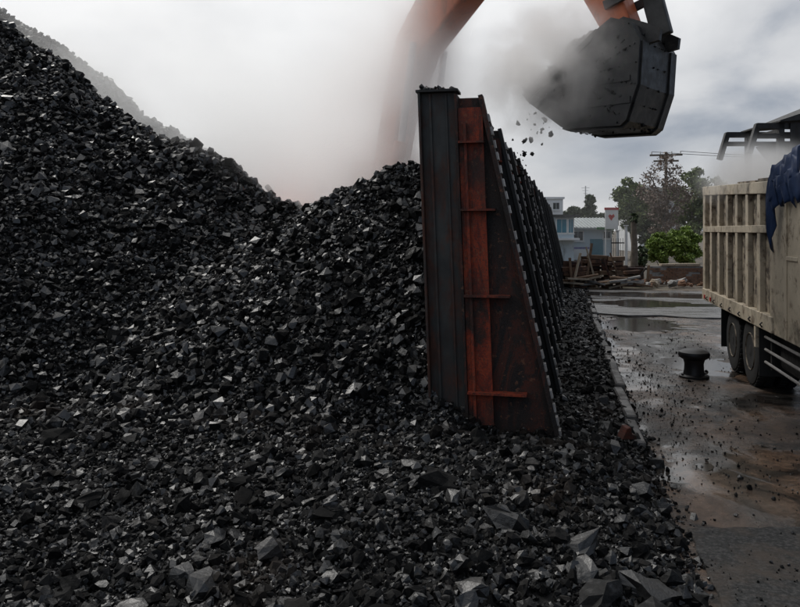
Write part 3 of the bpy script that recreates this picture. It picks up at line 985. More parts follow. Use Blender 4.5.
# sides: inset sheet + stakes + rails; y measured from the body's front end (towards the camera)
for side in (0, 1):
    x0 = 0.075 if side == 0 else Wt - 0.115
    mb = MB()
    poly = [(1.25, ZF), (LB, ZF), (LB, ztop(LB)), (1.25, ztop(1.25))]
    mb.prism(poly, x0, x0 + 0.04, 'x')
    mb.build("side_panel", M_TRUCKD, truck)
    xo = 0.0 if side == 0 else Wt - 0.115
    for k, ys_ in enumerate(np.linspace(1.33, LB - 0.06, 8)):
        w = 0.22 if k in (0, 7) else 0.17
        mb = MB().box(xo + 0.004, xo + 0.102, ys_ - w / 2, ys_ + w / 2, ZF + 0.01, ztop(ys_) - 0.012)
        mb.build("stake", M_TRUCK, truck, 0.008)
    mb = MB().prism([(1.25, ztop(1.25) - 0.17), (LB, ztop(LB) - 0.17), (LB, ztop(LB)), (1.25, ztop(1.25))], xo - 0.012, xo + 0.104, 'x')
    mb.build("top_rail", M_TRUCK, truck, 0.008)
    for zz in (2.42,):
        MB().box(xo - 0.004, xo + 0.103, 1.26, LB - 0.01, zz - 0.06, zz + 0.05).build("middle_rail", M_TRUCK, truck, 0.006)
    MB().box(xo - 0.02, xo + 0.104, 1.26, LB, ZF - 0.16, ZF + 0.06).build("sill", M_TRUCK, truck, 0.008)
    # loose raised boards
    for a, b, h in ((1.3, 2.1, 0.05), (2.25, 3.4, 0.03)):
        MB().prism([(a, ztop(a) + 0.003), (b, ztop(b) + 0.003), (b, ztop(b) + h), (a, ztop(a) + h)], xo + 0.01, xo + 0.05, 'x').build("board", M_TRUCKD, truck)
    # plain front bay
    MB().prism([(0.0, ZF - 0.17), (1.245, ZF - 0.17), (1.245, ztop(1.2)), (0, ztop(0))], xo + 0.005, xo + 0.07, 'x').build("front_panel", M_TRUCK, truck, 0.01)
    MB().box(xo - 0.012, xo + 0.004, 0.02, 0.14, ZF - 0.16, 2.9).build("corner_strip", M_TRUCK, truck, 0.004)
    MB().box(xo - 0.012, xo + 0.004, 0.62, 0.72, ZF - 0.16, 2.9).build("corner_strip", M_TRUCK, truck, 0.004)
    MB().box(xo - 0.016, xo + 0.003, 0.15, 0.61, 2.02, 2.07).build("panel_rail", M_TRUCK, truck, 0.004)
MB().box(0.08, Wt - 0.08, 0.0, LB - 0.02, ZF - 0.12, ZF).build("bed_floor", M_CHASSIS, truck)
MB().box(0.08, Wt - 0.08, LB - 0.07, LB - 0.01, ZF + 0.003, ztop(LB) - 0.04).build("tailgate", M_TRUCKD, truck)
MB().box(0.08, Wt - 0.08, 0.01, 0.07, ZF + 0.003, ztop(0) + 0.25).build("headboard", M_TRUCK, truck)
for xx in (0.72, Wt - 0.84):
    MB().box(xx, xx + 0.12, -2.6, LB - 0.2, 0.76, 1.03).build("chassis_rail", M_CHASSIS, truck)
for k in range(6):
    MB().box(0.1, Wt - 0.1, 0.5 + k * 1.05, 0.58 + k * 1.05, 1.0, 1.047).build("cross_member", M_CHASSIS, truck)
for k in range(7):
    MB().tube([(-0.03, 1.7 + k * 0.68, ZF - 0.06), (-0.06, 1.7 + k * 0.68, ZF - 0.09), (-0.03, 1.7 + k * 0.68, ZF - 0.13)], 0.012, 6).build("rope_hook", M_CHASSIS, truck)
for yy in (LB - 0.3, LB - 0.9):
    MB().box(-0.035, -0.022, yy - 0.05, yy + 0.05, ZF - 0.12, ZF - 0.05).build("reflector", M_RED, truck)
# wheels
def wheel(parent, x, y, sgn, r=0.52, w=0.3):
    wh = obj("wheel", MB().lathe([(0.10, -w * 0.3), (0.12, w * 0.42), (0.05, w * 0.46)], n=16, axis='x').mesh("hub"), M_CHASSIS, parent)
    wh.location = (x, y, r); wh.rotation_euler = (0, 0, 0 if sgn > 0 else math.pi)
    prof = [(r * 0.56, -w / 2 + 0.02), (r * 0.8, -w / 2), (r * 0.95, -w / 2 + 0.02), (r, -w / 2 + 0.06), (r, w / 2 - 0.06), (r * 0.95, w / 2 - 0.02), (r * 0.8, w / 2), (r * 0.56, w / 2 - 0.02)]
    MB().lathe(prof, n=36, axis='x').build("tyre", M_RUBBER, wh, smooth=True)
    MB().lathe([(r * 0.565, w / 2 - 0.03), (r * 0.54, w / 2 - 0.005), (r * 0.48, w / 2 - 0.06), (r * 0.30, w / 2 - 0.09), (r * 0.27, w / 2 - 0.03)], n=28, axis='x').build("rim", M_TRUCKD, wh, smooth=True)
    t = MB()
    for k in range(36):
        a = k * math.pi / 18
        for (xa, xb) in ((-w / 2 + 0.03, -0.02), (0.02, w / 2 - 0.03)):
            c, s_ = math.cos(a), math.sin(a)
            t.bar((xa, c * (r + 0.004), s_ * (r + 0.004)), (xb, c * (r + 0.004), s_ * (r + 0.004)), 0.045, 0.02, up=(0, c, s_))
    t.build("tread", M_RUBBER, wh)
for yy in (2.9, 4.12):
    for (xx, sg) in ((0.22, -1), (0.55, -1), (Wt - 0.22, 1), (Wt - 0.55, 1)):
        wheel(truck, xx, yy, sg)
    MB().tube([(0.6, yy, 0.52), (Wt - 0.6, yy, 0.52)], 0.09, 10).build("axle", M_CHASSIS, truck)
for (xx, sg) in ((0.26, -1), (Wt - 0.26, 1)):
    wheel(truck, xx, -1.35, sg)
MB().tube([(0.6, -1.35, 0.52), (Wt - 0.6, -1.35, 0.52)], 0.07, 10).build("axle", M_CHASSIS, truck)
MB().box(0.03, 0.60, 2.12, 2.14, 0.28, 1.0).build("mud_flap", M_RUBBER, truck)
MB().box(0.0, 0.30, 2.20, 2.30, 0.68, 1.005).build("bracket", M_TRUCK, truck, 0.01)
MB().box(0.03, 0.60, 4.78, 4.80, 0.30, 1.0).build("mud_flap", M_RUBBER, truck)
# side guard of three pipes, tank behind it
for zz in (0.50, 0.68, 0.86):
    MB().tube([(0.10, 0.25, zz), (0.10, 2.05, zz)], 0.020, 8).build("guard_rail", M_CLEAT, truck, smooth=True)
for yy in (0.5, 1.85):
    MB().box(0.125, 0.165, yy - 0.03, yy + 0.03, 0.42, 1.04).build("guard_post", M_CHASSIS, truck)
MB().prism([(0.22, 0.5), (0.28, 0.44), (0.66, 0.44), (0.70, 0.5), (0.70, 0.92), (0.66, 0.98), (0.28, 0.98), (0.22, 0.92)], 0.35, 1.75).build("fuel_tank", M_CHASSIS, truck, 0.02)
# cab
cabp = [(-0.12, 0.55), (-0.12, 2.55), (-0.25, 2.72), (-1.75, 2.72), (-2.1, 1.75), (-2.2, 1.6), (-2.2, 0.55), (-1.95, 0.55), (-1.9, 0.95), (-1.6, 1.17), (-1.1, 1.17), (-0.8, 0.95), (-0.75, 0.55)]
cab = MB().prism(cabp, 0.02, Wt - 0.02, 'x').build("cab", M_CABP, truck, 0.04)
for xx in (0.005, Wt - 0.019):
    MB().prism([(-0.75, 1.75), (-0.75, 2.5), (-1.65, 2.5), (-1.95, 1.75)], xx, xx + 0.014, 'x').build("window", M_GLASS, cab)
    MB().box(xx, xx + 0.014, -0.72, -0.55, 1.5, 1.54).build("door_handle", M_CHASSIS, cab)
wsx = MB(); wsx.add([(0.15, -2.12, 1.72), (Wt - 0.15, -2.12, 1.72), (Wt - 0.15, -1.80, 2.62), (0.15, -1.80, 2.62)], [(0, 1, 2, 3)])
wsx.build("windscreen", M_GLASS, cab)
for xx in (0.25, Wt - 0.55):
    MB().box(xx, xx + 0.3, -2.225, -2.195, 0.85, 1.05).build("headlight", M_GLASS, cab)
MB().box(0.0, Wt, -2.36, -2.21, 0.45, 0.75).build("bumper", M_CHASSIS, truck, 0.02)
MB().box(-0.15, -0.05, -1.95, -1.88, 1.65, 2.15).build("mirror", M_CHASSIS, cab)

# blue tarp bundled over the front of the body
def tarp():
    n, m = 26, 34
    vs, fs = [], []
    for i in range(n + 1):
        yy = 9.25 + 1.28 * i / n
        for j in range(m + 1):
            t = j / m
            # across the top then down the outer side
            if t < 0.55:
                x = TX0 + 1.9 * (1 - t / 0.55) - 0.03
                hump = 0.55 * math.sin(min(1, (1 - t / 0.55) * 1.4 + 0.25) * math.pi * 0.62)
                z = 3.12 + hump * (1 - 0.75 * i / n) + 0.0
            else:
                s = (t - 0.55) / 0.45
                hang = 0.34 + 0.62 * max(0, (i / n - 0.80) / 0.2) ** 0.6 + 0.10 * math.sin(i * 1.3)
                x = TX0 - 0.05 - 0.05 * math.sin(s * 3)
                z = 3.12 + 0.55 * math.sin(0.25 * math.pi * 0.62) * (1 - 0.75 * i / n) * (1 - s) - s * hang
            x += 0.03 * math.sin(i * 1.9 + j * 0.25) - 0.02
            z += 0.035 * math.sin(i * 1.35 + j * 0.7) + 0.03 * math.sin(i * 0.7 - j * 1.1)
            vs.append((x, yy, z))
    for i in range(n):
        for j in range(m):
            a = i * (m + 1) + j
            fs.append((a, a + 1, a + m + 2, a + m + 1))
    me = bpy.data.meshes.new("tarpaulin"); me.from_pydata(vs, [], fs); me.shade_smooth()
    o = obj("tarpaulin", me, M_TARP)
    md = o.modifiers.new("thick", 'SOLIDIFY'); md.thickness = 0.012
    return tag(o, "crumpled dark blue tarpaulin draped over the front end of the truck bed", "tarpaulin")
tarp()

# coal load
def z_load(X, Y):
    y = Y - 9.5
    return 2.85 + 0.25 * np.exp(-(((X - 3.9) / 0.8) ** 2 + ((y - 3.6) / 1.9) ** 2)) + 0.1 * fbm(X * 1.3, Y * 1.3, 91, 3)
me = grid_mesh("coal_load", np.arange(TX0 + 0.13, TX1 - 0.12, 0.1), np.arange(9.6, 15.8, 0.1), z_load)
load = tag(obj("coal_load", me, M_BED), "steaming coal heaped in the bed of the beige truck", "coal")
n = 2600
X = rng.uniform(TX0 + 0.16, TX1 - 0.16, n); Y = rng.uniform(9.7, 15.7, n)
o = obj(coalname, lumps_mesh(coalname, np.stack([X, Y, z_load(X, Y)], -1), sizes(n, 0.085, 0.4, 0.04, 0.2)), M_COAL, load); o["kind"] = "stuff"

# ------------------------------------------------------------------ excavator
EX, EY, EZ = -4.5, 14.88, 0.95
ERZ = math.atan2(-0.494, 0.869)
exc = thing("excavator", "orange excavator half hidden in steam swinging a bucket over the steel wall", "excavator", (EX, EY, EZ), ERZ)
for s in (-1, 1):
    prof = [(-2.1, 0.0), (2.1, 0.0), (2.45, 0.25), (2.5, 0.55), (2.3, 0.85), (-2.3, 0.85), (-2.5, 0.55), (-2.45, 0.25)]
    tr = MB().prism(prof, s * 1.25 - 0.3, s * 1.25 + 0.3).build("track", M_CHASSIS, exc, 0.05)
    sh = MB()
    for k in range(26):
        sh.box(-2.2 + k * 0.175, -2.2 + k * 0.175 + 0.12, s * 1.25 - 0.31, s * 1.25 + 0.31, 0.855, 0.90)
    sh.build("track_shoes", M_CHASSIS, tr)
MB().lathe([(0.85, 0.6), (0.85, 1.05)], n=28).build("turntable", M_CHASSIS, exc)
MB().prism([(-2.6, 1.08), (1.3, 1.08), (1.3, 1.35), (-0.4, 1.5), (-0.4, 1.95), (-2.6, 2.05)], -1.35, 1.35).build("engine_house", M_ORANGE, exc, 0.06)
MB().prism([(-3.25, 1.15), (-2.62, 1.1), (-2.62, 2.03), (-3.0, 2.03), (-3.25, 1.8)], -1.36, 1.36).build("counterweight", M_ORANGE, exc, 0.1)
ecab = MB().prism([(-0.35, 1.4), (1.35, 1.4), (1.35, 1.7), (1.05, 2.85), (-0.25, 2.95), (-0.35, 2.8)], 0.45, 1.35).build("cab", M_ORANGE, exc, 0.05)
MB().prism([(-0.15, 1.95), (1.15, 1.95), (0.95, 2.7), (-0.15, 2.75)], 1.352, 1.36).build("window", M_GLASS, ecab)
MB().tube([(-1.6, -0.7, 1.98), (-1.6, -0.7, 2.3), (-1.72, -0.7, 2.4)], 0.06, 10).build("exhaust_pipe", M_CHASSIS, exc)
zE = EZ
FOOT = (0.5, 2.45 - zE); BEND = (2.45, 6.15 - zE); TIP = (5.1, 7.75 - zE); PIN = (6.2, 5.40 - zE)
boom = MB().prism([(0.85, FOOT[1] + 0.05), (1.2, FOOT[1] - 0.28), (1.75, 3.55), (2.32, 4.75), (3.45, 5.68), (5.25, 6.5), (5.32, 6.95), (4.9, 7.1),
                   (3.2, 6.25), (2.2, 5.75), (1.72, 5.15), (1.42, 4.2)], -0.30, 0.30).build("boom", M_ORANGE, exc, 0.04)
MB().tube([(5.1, -0.42, 6.78), (5.1, 0.42, 6.78)], 0.16, 16).build("pivot_pin", M_CHASSIS, boom)
for s in (-1, 1):
    cyl = MB().tube([(1.45, s * 0.45, 1.35), (2.0, s * 0.45, 3.1)], 0.13, 14).build("boom_cylinder", M_ORANGE, exc, smooth=True)
    MB().tube([(2.0, s * 0.45, 3.1), (2.30, s * 0.45, 4.9)], 0.07, 12).build("rod", M_CHROME, cyl, smooth=True)
# hoses along the boom
for s in (-0.2, 0.0, 0.2):
    MB().tube([(1.52, s, 4.62), (1.95, s, 5.52), (2.5, s, 5.98), (3.4, s, 6.42), (4.5, s, 7.0)], 0.03, 8).build("hose", M_RUBBER, boom, smooth=True)
# stick
d = Vector((PIN[0] - TIP[0], 0, PIN[1] - TIP[1])).normalized(); nrm = Vector((-d.z, 0, d.x))
def sp(a, b):
    p = Vector((TIP[0], 0, TIP[1])) + d * a + nrm * b
    return (p.x, p.z)
Lst = math.hypot(PIN[0] - TIP[0], PIN[1] - TIP[1])
stick = MB().prism([sp(-0.9, 0.35), sp(-0.8, 0.05), sp(-0.1, -0.35), sp(0.4, -0.38), sp(Lst - 0.1, -0.22), sp(Lst + 0.18, -0.12), sp(Lst + 0.18, 0.14), sp(Lst - 0.1, 0.24), sp(0.6, 0.42), sp(0.0, 0.5)],
                   -0.24, 0.24).build("stick", M_ORANGE, exc, 0.035)
a_, b_ = sp(-0.75, 0.25), (3.3, 6.5)
sc_ = MB().tube([(b_[0], 0, b_[1]), (a_[0] - 0.8, 0, a_[1] - 0.35)], 0.12, 14).build("stick_cylinder", M_ORANGE, exc, smooth=True)
MB().tube([(a_[0] - 0.8, 0, a_[1] - 0.35), (a_[0], 0, a_[1])], 0.065, 12).build("rod", M_CHROME, sc_, smooth=True)
q0, q1, q2 = sp(0.1, 0.62), sp(1.2, 0.58), sp(Lst - 0.35, 0.62)
bc = MB().tube([(q0[0], 0, q0[1]), (q1[0], 0, q1[1])], 0.10, 14).build("bucket_cylinder", M_ORANGE, exc, smooth=True)
MB().tube([(q1[0], 0, q1[1]), (q2[0], 0, q2[1])], 0.055, 12).build("rod", M_CHROME, bc, smooth=True)
# bucket
bx, bz = PIN
BP = [(-1.42, -0.84), (-1.30, -0.98), (-0.72, -1.42), (-0.62, -1.46), (0.24, -1.49), (0.33, -1.42), (0.50, -0.92), (0.54, -0.30), (0.40, -0.02), (0.10, 0.10)]
BP = [q for i in range(len(BP) - 1) for q in (BP[i], ((BP[i][0] + BP[i + 1][0]) / 2, (BP[i][1] + BP[i + 1][1]) / 2))] + [BP[-1]]
BW = 0.62
def off(poly, dst):
    out = []
    for i, (x, z) in enumerate(poly):
        a = poly[max(i - 1, 0)]; b = poly[min(i + 1, len(poly) - 1)]
        t = Vector((b[0] - a[0], b[1] - a[1])).normalized()
        out.append((x - t.y * dst, z + t.x * dst))
    return out
bk = MB().prism([(bx + x, bz + z) for x, z in BP] + [(bx + x, bz + z) for x, z in off(BP, 0.05)[::-1]], -BW, BW).build("bucket", M_BUCKET, exc, 0.006)
rimc = [(-0.15, -0.05), (-0.55, -0.36), (-1.0, -0.58)]
for s in (-1, 1):
    MB().prism([(bx + x, bz + z) for x, z in BP + rimc], s * (BW + 0.003), s * (BW + 0.04)).build("side_plate", M_BUCKET, bk)
    MB().prism([(bx - 1.37, bz - 0.79), (bx - 1.24, bz - 0.92), (bx - 0.2, bz - 0.2), (bx - 0.12, bz - 0.03), (bx - 0.5, bz - 0.30), (bx - 1.0, bz - 0.54)], s * (BW + 0.043), s * (BW + 0.07)).build("side_cutter", M_BUCKET, bk)
    for z0_, z1_ in ((-0.86, -0.78), (-1.18, -1.08)):
        MB().box(bx - 0.70, bx + 0.40, min(s * (BW + 0.043), s * (BW + 0.06)), max(s * (BW + 0.043), s * (BW + 0.06)), bz + z0_, bz + z1_).build("wear_strip", M_BUCKET, bk)
    MB().prism([(bx + 0.05, bz + 0.12), (bx + 0.16, bz + 0.16), (bx + 0.52, bz + 0.0), (bx + 0.72, bz - 0.12), (bx + 0.70, bz - 0.28), (bx + 0.52, bz - 0.30)], s * 0.34 - 0.04, s * 0.34 + 0.04).build("ear", M_BUCKET, bk)
for k in range(5):
    yy = -BW + 0.08 + k * (2 * BW - 0.16) / 4
    MB().prism([(bx - 1.28, bz - 0.93), (bx - 1.32, bz - 0.78), (bx - 1.48, bz - 0.66), (bx - 1.40, bz - 0.84)], yy - 0.06, yy + 0.06).build("tooth", M_BUCKET, bk)
for (y0_, y1_) in ((-0.60, -0.40), (0.40, 0.60)):
    pts = BP[4:15]
    MB().prism([(bx + x, bz + z) for x, z in off(pts, -0.004)] + [(bx + x, bz + z) for x, z in off(pts, -0.03)[::-1]], y0_, y1_).build("wear_band", M_BUCKET, bk)
lk0 = sp(Lst - 0.35, 0.62)
MB().bar((lk0[0], 0, lk0[1]), (bx + 0.60, 0, bz - 0.14), 0.30, 0.12, up=(0, 1, 0)).build("bucket_link", M_BUCKET, exc, 0.02)
lk1 = sp(Lst - 0.45, 0.0)
MB().bar((lk1[0], 0.29, lk1[1]), (lk0[0], 0.29, lk0[1]), 0.06, 0.14, up=(0, 0, 1)).build("bucket_link", M_BUCKET, exc, 0.01)
MB().bar((lk1[0], -0.29, lk1[1]), (lk0[0], -0.29, lk0[1]), 0.06, 0.14, up=(0, 0, 1)).build("bucket_link", M_BUCKET, exc, 0.01)
# coal in the bucket (its own thing)
EM = Matrix.Translation((EX, EY, EZ)) @ Matrix.Rotation(ERZ, 4, 'Z')
def loc_pts(P):
    return np.array([tuple(EM @ Vector(p)) for p in P])
n = 1500
t = rng.uniform(0, 1, n); yy = rng.uniform(-BW + 0.06, BW - 0.06, n)
lxp = bx - 1.28 + 1.22 * t
lzp = bz - 0.80 + 0.66 * t + 0.50 * np.sin(np.pi * t) * np.cos(yy / BW * 1.35) - rng.uniform(0, 0.22, n)
P = loc_pts(np.stack([lxp, yy, lzp], -1))
o = obj("bucket_coal", lumps_mesh("bucket_coal", P, sizes(n, 0.12, 0.35, 0.05, 0.24)), M_COAL)
tag(o, "heap of coal carried in the raised excavator bucket", "coal"); o["kind"] = "stuff"
# coal caked on the bucket's side and back
n = 420
k_ = rng.integers(2, len(BP) - 2, n); pb = np.array(BP)[k_]
ins = rng.uniform(0.0, 0.75, n) ** 0.6
cxz = np.array([-0.35, -0.70])
sx_ = cxz + (pb - cxz) * (1 - ins[:, None] * 0.9)
onside = rng.uniform(0, 1, n) < 0.55
px_ = np.where(onside, sx_[:, 0], pb[:, 0] * 1.01); pz_ = np.where(onside, sx_[:, 1], pb[:, 1] * 1.01)
py_ = np.where(onside, -BW - 0.045, rng.uniform(-BW, BW, n))
P = loc_pts(np.stack([bx + px_, py_, bz + pz_], -1))
o = obj("caked_coal", lumps_mesh("caked_coal", P, sizes(n, 0.028, 0.5, 0.012, 0.07)), M_COALD)
tag(o, "crumbs of coal caked on the outside of the excavator bucket", "coal"); o["kind"] = "stuff"
# falling lumps
for k in range(46):
    t = random.random()
    px = 538 - 20 * t + random.gauss(0, 7); py = 112 + 84 * t
    d_ = 11.9 + random.uniform(-0.5, 0.5)
    x, y = cw((px - 400) / FPX * d_, d_)
    o = obj("falling_coal_lump", random.choice(var_me))
    o.location = (x, y, CAM_H + (230 - py) / FPX * d_)
    s_ = random.choice([0.02, 0.03, 0.03, 0.045, 0.06, 0.085])
    o.scale = (s_ * 1.3, s_, s_); o.rotation_euler = (random.random() * 6, random.random() * 6, 0)
    tag(o, "small lump of coal falling from the excavator bucket", "coal lump", "coal lumps falling from the bucket")

# ------------------------------------------------------------------ background
def bld(px0, px1, d, depth, name, label, cat="house"):
    u0, u1 = (px0 - 400) / FPX * d, (px1 - 400) / FPX * d
    x, y = cw((u0 + u1) / 2, d)
    return thing(name, label, cat, (x, y, -0.03), YAW), u1 - u0
def zpx(py, d): return CAM_H + (230 - py) / FPX * d + 0.03

def window(parent, x, z, w, h, y=-0.0, frame=M_WHITE, glass=M_TEAL):
    f = MB().box(x - w / 2 - 0.07, x + w / 2 + 0.07, y - 0.06, y - 0.003, z - h / 2 - 0.07, z + h / 2 + 0.07).build("window", frame, parent)
    for sx in (-1, 1):
        MB().box(x + sx * w / 4 - w / 4 + 0.02, x + sx * w / 4 + w / 4 - 0.02, y - 0.075, y - 0.062, z - h / 2, z + h / 2).build("pane", glass, f)
    MB().box(x - w / 2 - 0.12, x + w / 2 + 0.12, y - 0.14, y - 0.062, z - h / 2 - 0.13, z - h / 2 - 0.075).build("sill", frame, f)
    return f

# long pale house with a teal door
h1, w = bld(571, 612, 60, 8, "house", "long whitewashed house with a teal door and pale metal roof")
hz = zpx(228, 60)
MB().box(-w / 2, w / 2, 0, 7, 0, hz).build("wall", M_HOUSEB, h1)
MB().prism([(-0.5, hz - 0.1), (3.5, zpx(219, 60)), (7.4, hz - 0.1), (7.4, hz + 0.02), (3.5, zpx(219, 60) + 0.14), (-0.5, hz + 0.03)], -w / 2 - 0.3, w / 2 + 0.3, 'x').build("roof", M_ROOFG, h1)
for k in range(14):
    xx = -w / 2 - 0.2 + k * (w + 0.4) / 13
    MB().bar((xx, -0.5, hz + 0.06), (xx, 3.5, zpx(219, 60) + 0.17), 0.05, 0.05).build("roof_seam", M_ROOFG, h1)
dx = (598 - 591.5) / FPX * 60
MB().box(dx - 0.65, dx + 0.4, -0.05, -0.003, 0, zpx(239, 60)).build("door", M_TEAL, h1)
window(h1, -1.1, zpx(236, 60), 0.8, 0.7, frame=M_HOUSEW, glass=M_GLASS)
window(h1, 1.25, zpx(235, 60), 0.55, 0.5, frame=M_HOUSEW, glass=M_GLASS)
MB().box(-w / 2 - 0.02, dx - 0.7, -0.03, -0.003, 0.02, zpx(249, 60)).build("plinth", M_HOUSEW, h1)
MB().box(-w / 2 - 0.02, dx - 0.7, -0.04, -0.004, zpx(249, 60), zpx(247, 60)).build("plinth_band", simple("violet_paint", (0.2, 0.2, 0.4), 0.6), h1)
MB().box(0.3, w / 2, -0.62, -0.52, hz - 0.12, hz + 0.06).build("gutter", M_GREENT, h1)

h2, w = bld(545, 574, 56, 7, "house", "pale blue house with tall glazed windows beside the wall end")
hz = zpx(217, 56)
MB().box(-w / 2, w / 2, 0, 6, 0, hz).build("wall", M_HOUSEB, h2)
MB().box(-w / 2 - 0.3, w / 2 + 0.3, -0.4, 6.2, hz + 0.002, hz + 0.18).build("roof", M_ROOFD, h2)
window(h2, 0.15, zpx(226, 56), 0.75, 1.0, frame=M_WHITE, glass=M_TEAL)
window(h2, 0.85, zpx(226, 56), 0.35, 1.0, frame=M_WHITE, glass=M_TEAL)
MB().box(-w / 2, w / 2 + 0.25, -0.8, -0.01, zpx(240, 56), zpx(238, 56)).build("ledge", M_HOUSEW, h2)

h3, w = bld(538, 563, 80, 9, "house", "plain white block house rising behind the dark roof")
MB().box(-w / 2, w / 2, 0, 8, 0, zpx(199, 80)).build("wall", M_HOUSEW, h3)
MB().box(-w / 2 - 0.15, w / 2 + 0.15, -0.15, 8.15, zpx(199, 80) + 0.002, zpx(197, 80)).build("roof", M_HOUSEW, h3)
window(h3, 0.6, zpx(206, 80), 0.7, 0.7, frame=M_HOUSEW, glass=M_GLASS)

h4, w = bld(640, 676, 82, 9, "house", "white house glimpsed between the tree trunks")
hz = zpx(199, 82)
MB().box(-w / 2, w / 2, 0, 8, 0, hz).build("wall", M_HOUSEW, h4)
MB().prism([(-0.6, hz), (4, hz + 1.5), (8.6, hz)], -w / 2 - 0.4, w / 2 + 0.4, 'x').build("roof", M_ROOFD, h4)
for xx, pz in ((-1.0, 212), (0.6, 212), (-1.0, 232), (0.7, 232)):
    window(h4, xx, zpx(pz, 82), 0.8, 0.9, frame=M_WHITE, glass=M_GLASS)

# red and white sign board
sg, w = bld(605, 618, 48, 0.2, "sign_board", "white board with a red emblem and red top standing by the houses", "sign")
MB().box(-w / 2, w / 2, -0.04, 0.04, zpx(229, 48), zpx(210, 48)).build("board", M_WHITE, sg)
MB().box(-w / 2 - 0.03, w / 2 + 0.03, -0.055, 0.055, zpx(210, 48) + 0.002, zpx(207.5, 48)).build("top_rail", M_RED, sg)
ez = zpx(217, 48)
MB().prism([(-0.22, ez + 0.06), (-0.12, ez + 0.18), (0.0, ez + 0.10), (0.12, ez + 0.2), (0.2, ez + 0.04), (0.05, ez - 0.1), (0.0, ez - 0.24), (-0.14, ez - 0.1)], -0.052, -0.042).build("emblem", M_RED, sg)
for xx in (-w / 2 + 0.06, w / 2 - 0.06):
    MB().tube([(xx, 0.07, 0), (xx, 0.07, zpx(208, 48))], 0.035, 8).build("post", M_WHITE, sg)

# posts
def post(px, d, pytop, r, mat, label, name="post", cat="post"):
    x, y = cw((px - 400) / FPX * d, d)
    t_ = thing(name, label, cat, (x, y, -0.03))
    MB().tube([(0, 0, 0), (0, 0, zpx(pytop, d))], [r * 1.1, r * 0.9], 10).build("shaft", mat, t_, smooth=True)
    return t_
p = post(617.5, 40, 231, 0.09, M_WHITE, "short white gate post nearest the sign board"); MB().box(-0.13, 0.13, -0.13, 0.13, zpx(231, 40), zpx(230, 40)).build("cap", M_WHITE, p)
p = post(626, 38, 226, 0.08, M_WHITE, "taller white gate post beside the grey tree trunk"); MB().box(-0.12, 0.12, -0.12, 0.12, zpx(226, 38), zpx(225, 38)).build("cap", M_WHITE, p)
gt, w = bld(611, 625, 39, .2, "gate", "dark iron gate between two white posts", "gate")
for z_ in (0.35, 1.0, 1.75):
    MB().box(-w / 2, w / 2, -0.025, 0.025, z_ - 0.03, z_ + 0.03).build("rail", M_BLACK, gt)
for k in range(7):
    MB().box(-w / 2 + k * w / 6 - 0.012, -w / 2 + k * w / 6 + 0.012, -0.03, -0.026, 0.2, 2.0).build("bar", M_BLACK, gt)

# power pole with crossarm and wires
up = post(666, 62, 152, 0.13, M_BARK, "wooden power pole with crossarms behind the bare brown tree", "power_pole", "power pole")
zt = zpx(155, 62)
for k, zz in enumerate((zt, zt - 0.5)):
    MB().box(-1.3 + 0.3 * k, 1.3 - 0.3 * k, -0.08, 0.08, zz - 0.07, zz + 0.07).build("crossarm", M_BARK, up)
for xx in (-1.15, -0.45, 0.45, 1.15):
    MB().tube([(xx, 0, zt + 0.07), (xx, 0, zt + 0.3)], 0.05, 8).build("insulator", M_WHITE, up)
x0_, y0_ = cw((666 - 400) / FPX * 62, 62)
for k, xx in enumerate((-1.15, 1.15)):
    pts = []
    for i in range(17):
        t = i / 16
        pts.append((x0_ + xx + 40 * t, y0_ + 6 * t, zt + 0.27 + t * 0.6 - 4 * 1.0 * t * (1 - t)))
    tag(MB().tube(pts, 0.022, 5).build("power_line", M_RUBBER), ("slack power line from the pole's left insulator" if k == 0 else "slack power line from the pole's right insulator"), "cable")

# antenna mast behind the houses
am = post(585.5, 95, 186, 0.09, M_WHITE, "thin aerial mast above the cone-shaped tree", "aerial_mast", "mast")
for k in range(3):
    MB().box(-0.5 + 0.12 * k, 0.5 - 0.12 * k, -0.02, 0.02, zpx(188, 95) - k * 0.35, zpx(188, 95) - k * 0.35 + 0.05).build("aerial_rod", M_WHITE, am)

# trees
def leafcloud(name, blobs, nleaf, size, mat, parent):
    """leaf-sized quads through a set of ellipsoids (cx,cy,cz,rx,ry,rz)"""
    vol = np.array([b[3] * b[4] * b[5] for b in blobs]); pick_ = rng.choice(len(blobs), nleaf, p=vol / vol.sum())
    B = np.array(blobs)[pick_]
    v = rng.normal(size=(nleaf, 3)); v /= np.linalg.norm(v, axis=1)[:, None]
    r = rng.uniform(0.25, 1, nleaf) ** 0.45
    r *= 1 + 0.18 * rng.normal(size=nleaf)
    P = B[:, :3] + v * r[:, None] * B[:, 3:]
    a = rng.normal(size=(nleaf, 3)); a /= np.linalg.norm(a, axis=1)[:, None]
    b = np.cross(a, rng.normal(size=(nleaf, 3))); b /= np.linalg.norm(b, axis=1)[:, None]
    s = size * rng.uniform(0.5, 1.4, nleaf)[:, None]
    co = np.stack([P - a * s, P - b * s * 0.45, P + a * s, P + b * s * 0.45], 1).reshape(-1, 3)
    me = bpy.data.meshes.new(name)
    me.vertices.add(len(co)); me.vertices.foreach_set("co", co.astype(np.float32).ravel())
    q = np.arange(nleaf * 4, dtype=np.int32)
    me.loops.add(len(q)); me.loops.foreach_set("vertex_index", q)
    me.polygons.add(nleaf); me.polygons.foreach_set("loop_start", np.arange(0, nleaf * 4, 4, dtype=np.int32))
    me.update(); me.shade_flat()
    return obj(name, me, mat, parent)
